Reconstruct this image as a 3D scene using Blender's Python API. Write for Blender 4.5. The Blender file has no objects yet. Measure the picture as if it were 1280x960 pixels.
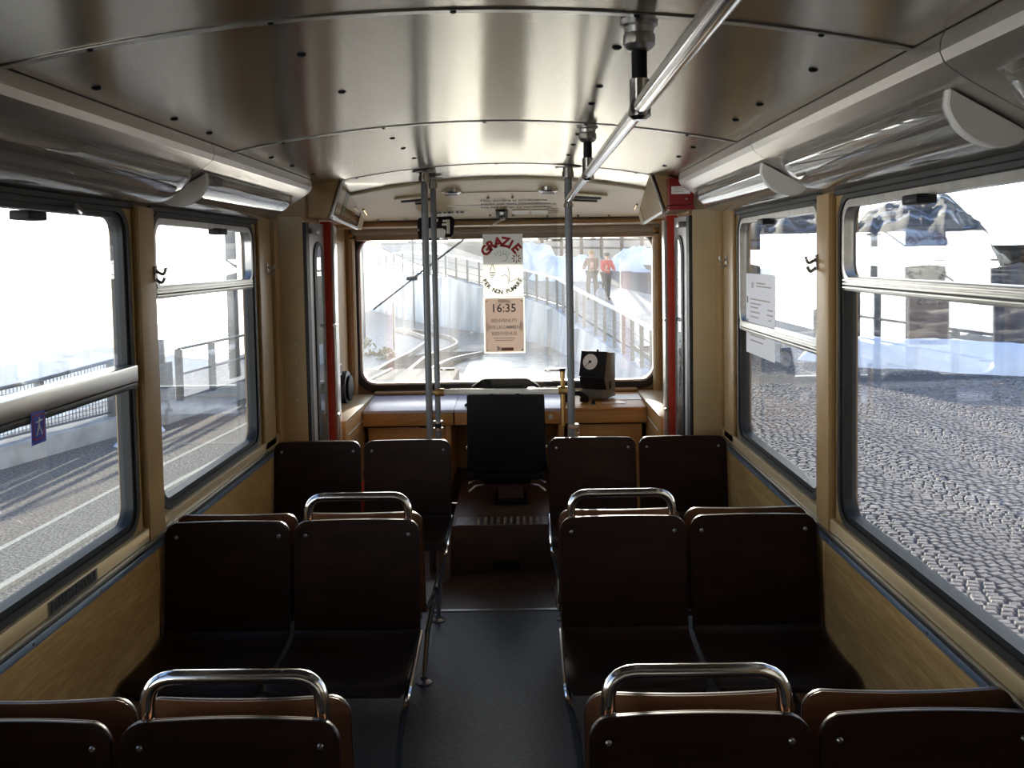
import bpy, bmesh, math, random
from mathutils import Vector, Matrix, Quaternion, noise as mnoise
random.seed(7)
SC = bpy.context.scene
COL = SC.collection
PI = math.pi

# ------------------------------------------------------------------ camera
def make_camera():
    cd = bpy.data.cameras.new('camera'); co = bpy.data.objects.new('camera', cd); COL.objects.link(co)
    yaw, pitch, roll = -1.19e-2, -5.71e-2, -1.77e-2
    cy, sy = math.cos(yaw), math.sin(yaw); cp, sp = math.cos(pitch), math.sin(pitch)
    f = Vector((sy*cp, cy*cp, sp)); r = Vector((cy, -sy, 0)); u = r.cross(f)
    c, s = math.cos(roll), math.sin(roll)
    r2 = r*c + u*s; u2 = u*c - r*s
    m = Matrix((r2, u2, -f)).transposed().to_4x4(); m.translation = Vector((.1347, 0, 1.75))
    co.matrix_world = m
    cd.sensor_width = 36; cd.lens = 1200/1280*36; cd.shift_y = -89.3/1280
    cd.clip_start = .05; cd.clip_end = 9000
    SC.camera = co
make_camera()

# ------------------------------------------------------------------ light
SUN_DIR = Vector((math.sin(math.radians(.4))*math.cos(math.radians(7.5)), math.cos(math.radians(.4))*math.cos(math.radians(7.5)), math.sin(math.radians(7.5))))
def make_world():
    w = bpy.data.worlds.new('hazy_winter_sky'); SC.world = w; w.use_nodes = True
    nt = w.node_tree; nt.nodes.clear(); N = nt.nodes.new; L = nt.links.new
    out = N('ShaderNodeOutputWorld'); bg = N('ShaderNodeBackground'); L(bg.outputs[0], out.inputs[0])
    tc = N('ShaderNodeTexCoord'); sep = N('ShaderNodeSeparateXYZ'); L(tc.outputs['Generated'], sep.inputs[0])
    rmp = N('ShaderNodeValToRGB'); L(sep.outputs['Z'], rmp.inputs[0])
    e = rmp.color_ramp.elements
    e[0].position = 0.03; e[0].color = (3.0, 2.95, 2.85, 1)
    e[1].position = 1; e[1].color = (.09, .18, .40, 1)
    x = e.new(.13); x.color = (.75, .82, .90, 1)
    x = e.new(.5); x.color = (.15, .25, .46, 1)
    dot = N('ShaderNodeVectorMath'); dot.operation = 'DOT_PRODUCT'
    L(tc.outputs['Generated'], dot.inputs[0]); dot.inputs[1].default_value = SUN_DIR
    mx = N('ShaderNodeMath'); mx.operation = 'MAXIMUM'; L(dot.outputs['Value'], mx.inputs[0]); mx.inputs[1].default_value = 0
    acc = None
    for p, k in ((6, .6), (40, 2.0), (400, 6.0)):
        a = N('ShaderNodeMath'); a.operation = 'POWER'; L(mx.outputs[0], a.inputs[0]); a.inputs[1].default_value = p
        b = N('ShaderNodeMath'); b.operation = 'MULTIPLY'; L(a.outputs[0], b.inputs[0]); b.inputs[1].default_value = k
        if acc is None: acc = b
        else:
            c = N('ShaderNodeMath'); c.operation = 'ADD'; L(acc.outputs[0], c.inputs[0]); L(b.outputs[0], c.inputs[1]); acc = c
    sc = N('ShaderNodeVectorMath'); sc.operation = 'SCALE'; sc.inputs[0].default_value = (1, .96, .88); L(acc.outputs[0], sc.inputs['Scale'])
    ad = N('ShaderNodeVectorMath'); ad.operation = 'ADD'; L(rmp.outputs[0], ad.inputs[0]); L(sc.outputs[0], ad.inputs[1])
    L(ad.outputs[0], bg.inputs['Color']); bg.inputs['Strength'].default_value = 2.4
make_world()
def make_sun():
    ld = bpy.data.lights.new('sun', 'SUN'); ld.energy = 13; ld.angle = math.radians(.6); ld.color = (1, .90, .74)
    o = bpy.data.objects.new('sun', ld); COL.objects.link(o)
    o.rotation_euler = SUN_DIR.to_track_quat('Z', 'Y').to_euler(); o.location = SUN_DIR*60
make_sun()
vs = SC.view_settings
SC.display_settings.display_device = 'sRGB'
vs.view_transform = 'Standard'; vs.look = 'None'; vs.gamma = 1; vs.use_curve_mapping = False; vs.exposure = 0.15

# ------------------------------------------------------------------ materials
def mat(name, col, rough=.5, metal=0, spec=.5, var=0, scale=20, stretch=(1,1,1), bump=0, bscale=None, col2=None, aniso=0, coat=0, lo=.35, hi=.65, detail=4, trans=0):
    m = bpy.data.materials.new(name); m.use_nodes = True
    nt = m.node_tree; N = nt.nodes.new; L = nt.links.new
    b = nt.nodes['Principled BSDF']
    b.inputs['Base Color'].default_value = (*col, 1); b.inputs['Roughness'].default_value = rough
    b.inputs['Metallic'].default_value = metal; b.inputs['Specular IOR Level'].default_value = spec
    b.inputs['Coat Weight'].default_value = coat; b.inputs['Coat Roughness'].default_value = .12
    if trans: b.inputs['Transmission Weight'].default_value = trans
    if var or bump or col2:
        tc = N('ShaderNodeTexCoord'); mp = N('ShaderNodeMapping'); L(tc.outputs['Object'], mp.inputs[0]); mp.inputs['Scale'].default_value = stretch
        nz = N('ShaderNodeTexNoise'); L(mp.outputs[0], nz.inputs['Vector']); nz.inputs['Scale'].default_value = scale; nz.inputs['Detail'].default_value = detail
        r = N('ShaderNodeValToRGB'); L(nz.outputs[0], r.inputs[0])
        c2 = col2 if col2 else tuple(min(1, c*(1+var)) for c in col)
        c1 = col if col2 else tuple(c*(1-var) for c in col)
        r.color_ramp.elements[0].position = lo; r.color_ramp.elements[0].color = (*c1, 1)
        r.color_ramp.elements[1].position = hi; r.color_ramp.elements[1].color = (*c2, 1)
        L(r.outputs[0], b.inputs['Base Color'])
        if bump:
            src = nz
            if bscale:
                src = N('ShaderNodeTexNoise'); L(mp.outputs[0], src.inputs['Vector']); src.inputs['Scale'].default_value = bscale; src.inputs['Detail'].default_value = 3
            bp = N('ShaderNodeBump'); bp.inputs['Strength'].default_value = bump; bp.inputs['Distance'].default_value = .02; L(src.outputs[0], bp.inputs['Height'])
            L(bp.outputs[0], b.inputs['Normal'])
    if aniso:
        b.inputs['Anisotropic'].default_value = aniso
        tg = N('ShaderNodeTangent'); tg.direction_type = 'RADIAL'; tg.axis = 'Y'; L(tg.outputs[0], b.inputs['Tangent'])
    return m

def glass_mat(name, tint=(.93,.95,.95), refl=.75, dust=.0, dscale=6):
    m = bpy.data.materials.new(name); m.use_nodes = True
    nt = m.node_tree; nt.nodes.clear(); N = nt.nodes.new; L = nt.links.new
    out = N('ShaderNodeOutputMaterial'); tr = N('ShaderNodeBsdfTransparent'); tr.inputs[0].default_value = (*tint, 1)
    gl = N('ShaderNodeBsdfGlossy'); gl.inputs['Roughness'].default_value = 0; gl.inputs['Color'].default_value = (1,1,1,1)
    lw = N('ShaderNodeLayerWeight'); lw.inputs['Blend'].default_value = .5
    p = N('ShaderNodeMath'); p.operation = 'POWER'; L(lw.outputs['Facing'], p.inputs[0]); p.inputs[1].default_value = 5
    a = N('ShaderNodeMath'); a.operation = 'MULTIPLY_ADD'; L(p.outputs[0], a.inputs[0]); a.inputs[1].default_value = .95*refl; a.inputs[2].default_value = .045*refl
    mx = N('ShaderNodeMixShader'); L(a.outputs[0], mx.inputs[0]); L(tr.outputs[0], mx.inputs[1]); L(gl.outputs[0], mx.inputs[2])
    last = mx
    if dust:
        tl = N('ShaderNodeBsdfTranslucent'); tl.inputs[0].default_value = (.9,.88,.85,1)
        tc = N('ShaderNodeTexCoord'); nz = N('ShaderNodeTexNoise'); mp = N('ShaderNodeMapping'); mp.inputs['Scale'].default_value = (1,1,.25)
        L(tc.outputs['Object'], mp.inputs[0]); L(mp.outputs[0], nz.inputs['Vector']); nz.inputs['Scale'].default_value = dscale; nz.inputs['Detail'].default_value = 8
        mr = N('ShaderNodeMapRange'); L(nz.outputs[0], mr.inputs[0]); mr.inputs[1].default_value = .35; mr.inputs[2].default_value = .75
        mr.inputs[3].default_value = dust*.35; mr.inputs[4].default_value = dust*1.8
        m2 = N('ShaderNodeMixShader'); L(mr.outputs[0], m2.inputs[0]); L(mx.outputs[0], m2.inputs[1]); L(tl.outputs[0], m2.inputs[2]); last = m2
    L(last.outputs[0], out.inputs[0])
    return m

def paper_mat(name, col, t=.5):
    m = bpy.data.materials.new(name); m.use_nodes = True
    nt = m.node_tree; nt.nodes.clear(); N = nt.nodes.new; L = nt.links.new
    out = N('ShaderNodeOutputMaterial'); d = N('ShaderNodeBsdfDiffuse'); tl = N('ShaderNodeBsdfTranslucent'); mx = N('ShaderNodeMixShader')
    d.inputs[0].default_value = (*col, 1); tl.inputs[0].default_value = (*col, 1); mx.inputs[0].default_value = t
    L(d.outputs[0], mx.inputs[1]); L(tl.outputs[0], mx.inputs[2]); L(mx.outputs[0], out.inputs[0])
    return m

def wood_mat(name, c1, c2, sc=3.0, rough=.45, axis='Y', coat=.0, spec=.5):
    m = bpy.data.materials.new(name); m.use_nodes = True
    nt = m.node_tree; N = nt.nodes.new; L = nt.links.new; b = nt.nodes['Principled BSDF']
    tc = N('ShaderNodeTexCoord'); mp = N('ShaderNodeMapping'); L(tc.outputs['Object'], mp.inputs[0])
    mp.inputs['Scale'].default_value = (6, .6, 6) if axis == 'Y' else ((6, 6, .6) if axis == 'Z' else (.6, 6, 6))
    if axis == 'Y': mp.inputs['Rotation'].default_value = (math.radians(14), 0, 0)
    nz = N('ShaderNodeTexNoise'); nz.inputs['Scale'].default_value = 1.3; nz.inputs['Detail'].default_value = 3; nz.inputs['Distortion'].default_value = .8
    L(mp.outputs[0], nz.inputs['Vector'])
    mu = N('ShaderNodeMath'); mu.operation = 'MULTIPLY'; L(nz.outputs[0], mu.inputs[0]); mu.inputs[1].default_value = sc*6
    sn = N('ShaderNodeMath'); sn.operation = 'SINE'; L(mu.outputs[0], sn.inputs[0])
    n2 = N('ShaderNodeTexNoise'); n2.inputs['Scale'].default_value = 14; n2.inputs['Detail'].default_value = 6; L(mp.outputs[0], n2.inputs['Vector'])
    ma = N('ShaderNodeMath'); ma.operation = 'MULTIPLY_ADD'; L(sn.outputs[0], ma.inputs[0]); ma.inputs[1].default_value = .22; L(n2.outputs[0], ma.inputs[2])
    r = N('ShaderNodeValToRGB'); L(ma.outputs[0], r.inputs[0])
    r.color_ramp.elements[0].position = .25; r.color_ramp.elements[0].color = (*c1, 1)
    r.color_ramp.elements[1].position = .75; r.color_ramp.elements[1].color = (*c2, 1)
    L(r.outputs[0], b.inputs['Base Color']); b.inputs['Roughness'].default_value = rough; b.inputs['Specular IOR Level'].default_value = spec; b.inputs['Coat Weight'].default_value = coat; b.inputs['Coat Roughness'].default_value = .15
    return m

def brushed_mat(name, col, rough, aniso):
    m = mat(name, col, rough, 1)
    nt = m.node_tree; N = nt.nodes.new; L = nt.links.new; b = nt.nodes['Principled BSDF']
    tc = N('ShaderNodeTexCoord'); mp = N('ShaderNodeMapping'); L(tc.outputs['Object'], mp.inputs[0]); mp.inputs['Scale'].default_value = (.8, 120, 1)
    nz = N('ShaderNodeTexNoise'); nz.inputs['Scale'].default_value = 3; nz.inputs['Detail'].default_value = 5; L(mp.outputs[0], nz.inputs['Vector'])
    mr = N('ShaderNodeMapRange'); L(nz.outputs[0], mr.inputs[0]); mr.inputs[3].default_value = rough*.8; mr.inputs[4].default_value = rough*1.25
    L(mr.outputs[0], b.inputs['Roughness'])
    bp = N('ShaderNodeBump'); bp.inputs['Strength'].default_value = .02; bp.inputs['Distance'].default_value = .001; L(nz.outputs[0], bp.inputs['Height']); L(bp.outputs[0], b.inputs['Normal'])
    b.inputs['Anisotropic'].default_value = aniso; b.inputs['Anisotropic Rotation'].default_value = .25
    tg = N('ShaderNodeTangent'); tg.direction_type = 'RADIAL'; tg.axis = 'Y'; L(tg.outputs[0], b.inputs['Tangent'])
    return m

M = dict(
    tan=mat('tan_paint', (.33,.21,.09), .42, var=.06, scale=5),
    tan_light=mat('light_tan_paint', (.43,.315,.165), .42, var=.05, scale=5),
    cream=mat('cream_panel', (.66,.58,.40), .4, var=.04, scale=4),
    orange=wood_mat('orange_laminate', (.46,.24,.07), (.60,.33,.11), 1.0, .4, 'X'),
    wood=wood_mat('wood_laminate', (.48,.28,.10), (.74,.50,.21), 1.6, .42, 'Y'),
    ceil=brushed_mat('brushed_aluminium_ceiling', (.60,.565,.49), .24, .9),
    cove=mat('satin_aluminium', (.60,.56,.52), .34, .85, var=.05, scale=8, stretch=(1,.1,1)),
    alu=mat('aluminium_profile', (.62,.61,.58), .3, 1, var=.06, scale=30, stretch=(1,.1,1)),
    alu_blue=mat('blue_grey_trim', (.25,.33,.45), .35, .5),
    chrome=mat('polished_chrome', (.74,.73,.72), .14, 1),
    steel=mat('dull_steel', (.42,.41,.40), .32, 1, var=.1, scale=25),
    rubber=mat('black_rubber', (.012,.012,.012), .55), gloss_rubber=mat('glossy_black_rubber', (.014,.015,.017), .5, spec=.3), rear=mat('grey_partition', (.13,.125,.12), .7), ply_back=wood_mat('light_plywood_back', (.085,.035,.016), (.15,.065,.030), 1.2, .4, 'X'),
    black=mat('black_plastic', (.010,.010,.012), .5, spec=.15),
    dark_cloth=mat('black_upholstery', (.009,.009,.010), .75, spec=.1, var=.3, scale=300, bump=.1),
    ply=wood_mat('dark_varnished_plywood', (.014,.005,.003), (.026,.009,.005), 1.2, .34, 'X', .0, .18),
    ply_pan=wood_mat('dark_plywood_seat', (.014,.007,.005), (.025,.012,.008), 1.2, .38, 'X', .0, .2),
    plyedge=mat('plywood_edge', (.16,.065,.025), .35, var=.3, scale=60, stretch=(1,1,10)),
    floor=mat('dark_floor_lino', (.048,.055,.066), .36, var=.35, scale=60, bump=.15, bscale=250),
    brown=mat('brown_lino', (.095,.062,.050), .45, var=.12, scale=9),
    grey=mat('grey_paint_post', (.17,.185,.21), .38, var=.05, scale=12),
    red=mat('red_enamel', (.42,.03,.012), .35, var=.08, scale=6),
    redbox=mat('dark_red_enamel', (.22,.012,.012), .3),
    door=mat('grey_door_paint', (.42,.41,.43), .35, var=.04, scale=6),
    white=mat('white_plastic', (.74,.73,.70), .4),
    capwhite=mat('white_lamp_cap', (.62,.60,.58), .45),
    tube=mat('white_tube', (.82,.82,.80), .3),
    blind=mat('grey_blind', (.34,.31,.26), .7, var=.05, scale=40),
    desk=mat('sky_sheen_desk_top', (.62,.64,.80), .25, var=.05, scale=8),  # blue sky reflection put into the base colour of the top
    offgrey=mat('olive_grey_casing', (.13,.13,.115), .45),
    dial=mat('white_dial', (.85,.85,.83), .4),
    blue=mat('blue_sticker', (.02,.04,.32), .4),
    paper=paper_mat('white_paper', (.88,.88,.92), .35),
    sheet=paper_mat('white_sheet', (.86,.86,.85), .64),
    pink=paper_mat('pale_pink_paper', (.80,.70,.65), .55),
    ink=mat('dark_print', (.04,.03,.03), .6),
    ink_red=mat('red_print', (.30,.008,.006), .6),
    ink_brown=mat('brown_print', (.20,.07,.04), .6),
    ink_grey=mat('grey_print', (.32,.26,.25), .6),
    ink_green=mat('green_print', (.20,.36,.28), .6),
    dark=mat('dark_recess', (.01,.01,.01), .8),
    brass=mat('brass', (.55,.36,.14), .3, 1),
    glass=glass_mat('window_glass', refl=1.15, dust=.006),
    wsglass=glass_mat('dusty_windscreen_glass', refl=.7, dust=.040),
    plexi=glass_mat('clear_acrylic', (.93,.93,.92), refl=.5, dust=0),
    acryl=glass_mat('acrylic_locker_door', (.9,.88,.82), refl=1.0),
    lampcover=glass_mat('clear_lamp_cover', (.80,.80,.80), refl=.9, dust=.12, dscale=1),
)

# ------------------------------------------------------------------ geometry helpers
class MB:
    def __init__(self): self.v = []; self.f = []
    def add(self, vs, fs):
        n = len(self.v); self.v += [tuple(p) for p in vs]; self.f += [tuple(n+i for i in f) for f in fs]; return self
    def box(self, x0, x1, y0, y1, z0, z1):
        vs = [(x,y,z) for z in (z0,z1) for y in (y0,y1) for x in (x0,x1)]
        return self.add(vs, [(0,2,3,1),(4,5,7,6),(0,1,5,4),(2,6,7,3),(0,4,6,2),(1,3,7,5)])
    def prism(self, poly, axis, a, b):
        """poly in the two other axes (in x,y,z order), extruded along axis from a to b"""
        n = len(poly)
        def pt(p, t):
            return {'x': (t, p[0], p[1]), 'y': (p[0], t, p[1]), 'z': (p[0], p[1], t)}[axis]
        vs = [pt(p, a) for p in poly] + [pt(p, b) for p in poly]
        fs = [tuple(range(n))[::-1], tuple(range(n, 2*n))] + [(i, (i+1) % n, n+(i+1) % n, n+i) for i in range(n)]
        return self.add(vs, fs)
    def tube(self, pts, r, seg=12, caps=True):
        pts = [Vector(p) for p in pts]; n = len(pts); rs = r if isinstance(r, (list, tuple)) else [r]*n
        tang = []
        for i in range(n):
            a = (pts[i]-pts[i-1]).normalized() if i else None; b = (pts[i+1]-pts[i]).normalized() if i < n-1 else None
            t = a+b if a is not None and b is not None else (a if b is None else b)
            tang.append(t.normalized())
        up = Vector((0,0,1)) if abs(tang[0].z) < .9 else Vector((1,0,0))
        u = tang[0].cross(up).normalized(); vs = []
        for i in range(n):
            if i:
                q = tang[i-1].rotation_difference(tang[i]); u = q @ u
            w = tang[i].cross(u).normalized()
            k = 1.0
            if 0 < i < n-1:
                c = max(.3, math.sqrt((1+tang[i].dot((pts[i]-pts[i-1]).normalized())**2)/2)); k = 1.0
            for j in range(seg):
                a = 2*PI*j/seg; vs.append(pts[i] + (u*math.cos(a)+w*math.sin(a))*rs[i]*k)
        fs = [(i*seg+j, i*seg+(j+1) % seg, (i+1)*seg+(j+1) % seg, (i+1)*seg+j) for i in range(n-1) for j in range(seg)]
        if caps: fs += [tuple(range(seg))[::-1], tuple(range((n-1)*seg, n*seg))]
        return self.add(vs, fs)
    def cyl(self, c, r, h, axis='z', seg=20):
        c = Vector(c); d = {'x': Vector((1,0,0)), 'y': Vector((0,1,0)), 'z': Vector((0,0,1))}[axis]
        return self.tube([c-d*h/2, c+d*h/2], r, seg)
    def lathe(self, c, prof, axis='z', seg=24):
        """prof: (radius, offset along axis)"""
        c = Vector(c); A = {'x': (Vector((0,1,0)), Vector((0,0,1)), Vector((1,0,0))), 'y': (Vector((0,0,1)), Vector((1,0,0)), Vector((0,1,0))), 'z': (Vector((1,0,0)), Vector((0,1,0)), Vector((0,0,1)))}[axis]
        vs = [c + (A[0]*math.cos(2*PI*j/seg)+A[1]*math.sin(2*PI*j/seg))*max(r, 1e-4) + A[2]*h for r, h in prof for j in range(seg)]
        n = len(prof)
        fs = [(i*seg+j, i*seg+(j+1) % seg, (i+1)*seg+(j+1) % seg, (i+1)*seg+j) for i in range(n-1) for j in range(seg)]
        fs += [tuple(range(seg))[::-1], tuple(range((n-1)*seg, n*seg))]
        return self.add(vs, fs)
    def grid(self, fn, nu, nv, thick=None):
        """fn(u,v)->point, u,v in 0..1"""
        vs = [fn(i/nu, j/nv) for j in range(nv+1) for i in range(nu+1)]
        fs = [(j*(nu+1)+i, j*(nu+1)+i+1, (j+1)*(nu+1)+i+1, (j+1)*(nu+1)+i) for j in range(nv) for i in range(nu)]
        return self.add(vs, fs)
    def build(self, name, m, parent=None, bevel=0, segs=2, ang=35, solid=0):
        me = bpy.data.meshes.new(name); me.from_pydata(self.v, [], self.f)
        bm = bmesh.new(); bm.from_mesh(me)
        if solid:
            bmesh.ops.recalc_face_normals(bm, faces=bm.faces[:])
            bmesh.ops.solidify(bm, geom=bm.faces[:], thickness=solid)
        bmesh.ops.recalc_face_normals(bm, faces=bm.faces[:])
        if bevel:
            es = [e for e in bm.edges if len(e.link_faces) == 2 and e.calc_face_angle(0) > math.radians(28)]
            bmesh.ops.bevel(bm, geom=es, offset=bevel, segments=segs, profile=.6, affect='EDGES', clamp_overlap=True)
        bm.to_mesh(me); bm.free()
        me.polygons.foreach_set('use_smooth', [True]*len(me.polygons)); me.set_sharp_from_angle(angle=math.radians(ang))
        return link(name, me, m, parent)

def link(name, data, m, parent=None):
    o = bpy.data.objects.new(name, data); COL.objects.link(o)
    if m is not None and hasattr(data, 'materials'): data.materials.append(m)
    if parent is not None:
        o.parent = parent
        p = parent; off = Vector((0,0,0))
        while p is not None: off += p.location; p = p.parent
        o.location = -off          # parts are modelled in scene coordinates, roots only translate
    return o

def rrect(x0, x1, y0, y1, r, n=6):
    r = min(r, (x1-x0)/2-1e-4, (y1-y0)/2-1e-4); pts = []
    for cx, cy, a0 in ((x1-r, y1-r, 0), (x0+r, y1-r, PI/2), (x0+r, y0+r, PI), (x1-r, y0+r, 3*PI/2)):
        for i in range(n+1):
            a = a0 + PI/2*i/n; pts.append((cx+r*math.cos(a), cy+r*math.sin(a)))
    return pts

def plate(name, outer, holes, plane, d0, d1, m, parent=None):
    """flat plate with holes. plane 'side': (s,t)=(Y,Z), depth X; 'front': (s,t)=(X,Z), depth Y; 'top': (X,Y), depth Z"""
    cu = bpy.data.curves.new('outline', 'CURVE'); cu.dimensions = '2D'; cu.fill_mode = 'BOTH'
    for poly in [outer]+holes:
        sp = cu.splines.new('POLY'); sp.points.add(len(poly)-1); sp.use_cyclic_u = True
        for p, q in zip(sp.points, poly): p.co = (q[0], q[1], 0, 1)
    cu.extrude = abs(d1-d0)/2
    to = bpy.data.objects.new('outline', cu)
    me = bpy.data.meshes.new_from_object(to)
    bpy.data.objects.remove(to); bpy.data.curves.remove(cu)
    me.name = name; mid = (d0+d1)/2
    for v in me.vertices:
        s, t, d = v.co
        v.co = (mid+d, s, t) if plane == 'side' else ((s, mid-d, t) if plane == 'front' else (s, t, mid+d))
    bm = bmesh.new(); bm.from_mesh(me); bmesh.ops.remove_doubles(bm, verts=bm.verts[:], dist=1e-5); bmesh.ops.recalc_face_normals(bm, faces=bm.faces[:]); bm.to_mesh(me); bm.free()
    me.polygons.foreach_set('use_smooth', [True]*len(me.polygons)); me.set_sharp_from_angle(angle=math.radians(35))
    me.materials.clear()
    return link(name, me, m, parent)

def thing(name, label, cat, loc=(0,0,0), group=None, kind=None):
    o = bpy.data.objects.new(name, None); COL.objects.link(o); o.location = loc; o.empty_display_size = .1
    o['label'] = label
    if cat: o['category'] = cat
    if group: o['group'] = group
    if kind: o['kind'] = kind
    return o
def tag(o, label, cat, group=None):
    o['label'] = label; o['category'] = cat
    if group: o['group'] = group
    return o
def struct(o, label=None):
    o['kind'] = 'structure'
    if label: o['label'] = label
    return o
def struct_root(name, label, loc=(0,0,0)):
    o = bpy.data.objects.new(name, None); COL.objects.link(o); o.location = loc; o.empty_display_size = .1
    return struct(o, label)
def dup_tree(root, loc):
    r = root.copy(); COL.objects.link(r); r.location = loc
    for ch in list(root.children):
        c = ch.copy(); COL.objects.link(c); c.parent = r
        for g in list(ch.children):
            d = g.copy(); COL.objects.link(d); d.parent = c
    return r
def text(name, s, size, loc, m, parent, plane='front', align='CENTER', rot=0, bold=0):
    """flat lettering; 'front': reads from -Y side; 'right': on +X wall read from inside; """
    cu = bpy.data.curves.new(name, 'FONT'); cu.body = s; cu.size = size; cu.align_x = align; cu.align_y = 'CENTER'; cu.offset = bold; cu.resolution_u = 2; cu.extrude = .0004
    to = bpy.data.objects.new(name, cu); me = bpy.data.meshes.new_from_object(to); bpy.data.objects.remove(to); bpy.data.curves.remove(cu); me.name = name; me.materials.clear()
    o = link(name, me, m, parent)
    base = Matrix.Rotation(PI/2, 4, 'X')
    if plane == 'right': base = Matrix.Rotation(-PI/2, 4, 'Z') @ base
    if plane == 'left': base = Matrix.Rotation(PI/2, 4, 'Z') @ base
    m4 = base @ Matrix.Rotation(rot, 4, 'Z')
    o.rotation_euler = m4.to_euler()
    o.location = Vector(o.location) + Vector(loc)
    return o
def smooth_path(pts, r, n=6):
    """round the corners of a polyline with radius r"""
    pts = [Vector(p) for p in pts]; out = [pts[0]]
    for i in range(1, len(pts)-1):
        a, b, c = pts[i-1], pts[i], pts[i+1]; d1 = (a-b).normalized(); d2 = (c-b).normalized()
        th = d1.angle(d2); k = min(r/math.tan(th/2), (a-b).length*.49, (c-b).length*.49)
        p0 = b+d1*k; p1 = b+d2*k
        for j in range(n+1):
            t = j/n; out.append(p0*(1-t)**2 + b*2*t*(1-t) + p1*t*t)
    out.append(pts[-1]); return out

# ================================================================== SETTING: the car body
W = 1.2                     # half width inside
def ceil_z(x, y):
    z = 2.265 - .098*(x/.95)**2
    if y > 5.26: z -= .15*(y-5.26)
    return z
# floor
fl = struct(MB().box(-W, W, -.8, 4.68, -.05, 0).build('floor', M['floor']), 'dark grey lino floor of the aisle')
MB().box(-W, W, 4.68, 6.8, -.05, -.001).build('brown_floor_section', M['brown'], fl)
o = MB().box(-.42, .42, 4.668, 4.695, -.001, .005).build('threshold_strip', M['alu'], fl, bevel=.002, segs=1)
for sx in (-1, 1):
    MB().box(min(sx*.335, sx*.345), max(sx*.335, sx*.345), 4.69, 5.24, 0, .05).build('edge_strip', M['alu'], fl)
# raised driver's platform
pf = struct_root('trim_1', 'brown raised box under the driver seat with a black hand slot')
MB().box(-.29, .29, 5.25, 6.78, -.0, .268).build('platform', M['brown'], pf, bevel=.006)
MB().prism([(5.10, 0), (5.25, 0), (5.25, .25)], 'x', -.35, -.29).build('side_cheek', M['brown'], pf)
MB().prism([(5.10, 0), (5.25, 0), (5.25, .25)], 'x', .29, .35).build('side_cheek', M['brown'], pf)
MB().box(-.06, .092, 5.243, 5.252, .018, .072).build('hand_slot', M['dark'], pf, bevel=.012)
MB().box(-.265, .285, 5.255, 5.42, .268, .2715).build('tread_plate', M['steel'], pf, bevel=.002, segs=1)
mb = MB()
for i in range(15):
    for j in range(5):
        cx = -.245+i*.0365; cy = 5.275+j*.031; a = .6 if (i+j) % 2 else -.6
        c, s = math.cos(a), math.sin(a)
        pts = [(cx+c*u-s*v, cy+s*u+c*v, z) for u, v, z in ((-.014,0,.2715),(0,-.004,.2715),(.014,0,.2715),(0,.004,.2715),(0,0,.2752))]
        mb.add(pts, [(0,1,4),(1,2,4),(2,3,4),(3,0,4)])
o = mb.build('tread_bars', M['alu'], pf); o['kind'] = 'stuff'

# ceiling: brushed panels with joint strips and rivets
ce = struct_root('ceiling', 'brushed aluminium vaulted ceiling in screwed panels')
joints = [-1.22, .40, 2.02, 3.64, 5.26, 5.60]
for a, b in zip(joints[:-1], joints[1:]):
    MB().grid(lambda u, v: (-1.0+2.0*u, a+.004+(b-a-.008)*v, ceil_z(-1.0+2.0*u, a+.004+(b-a-.008)*v)), 40, 6).build('ceiling_panel', M['ceil'], ce, solid=-.004)
MB().grid(lambda u, v: (-1.02+2.04*u, -.9+6.55*v, ceil_z(-1.02+2.04*u, 0)+.03), 30, 2).build('roof_backing', M['dark'], ce, solid=-.004)
for y in joints[1:5]:
    p = [(-.98+1.96*i/30, y, ceil_z(-.98+1.96*i/30, y)-.001) for i in range(31)]
    mb = MB(); w = .012
    for (x, yy, z), (x2, _, z2) in zip(p[:-1], p[1:]):
        mb.add([(x,y-w,z),(x2,y-w,z2),(x2,y+w,z2),(x,y+w,z),(x,y-w,z-.003),(x2,y-w,z2-.003),(x2,y+w,z2-.003),(x,y+w,z-.003)], [(0,1,2,3),(4,7,6,5),(0,4,5,1),(3,2,6,7)])
    mb.build('joint_strip', M['steel'], ce)
    for i in range(5):
        x = -.76+.38*i; z = ceil_z(x, y)-.004
        MB().lathe((x, y, z), [(.007, .002), (.007, -.001), (.004, -.004)], seg=8).build('rivet', M['black'], ce)
for y in (.95, 1.47, 2.34, 2.86, 3.18, 3.96, 4.32, 4.75):
    for x in (-.89, -.39, .37, .84):
        if (y, x) in ((3.18, -.39),): continue
        z = ceil_z(x, y)
        MB().lathe((x, y, z), [(.012, .001), (.012, -.002), (.007, -.006)], seg=10).build('screw', M['black'], ce)

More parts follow.
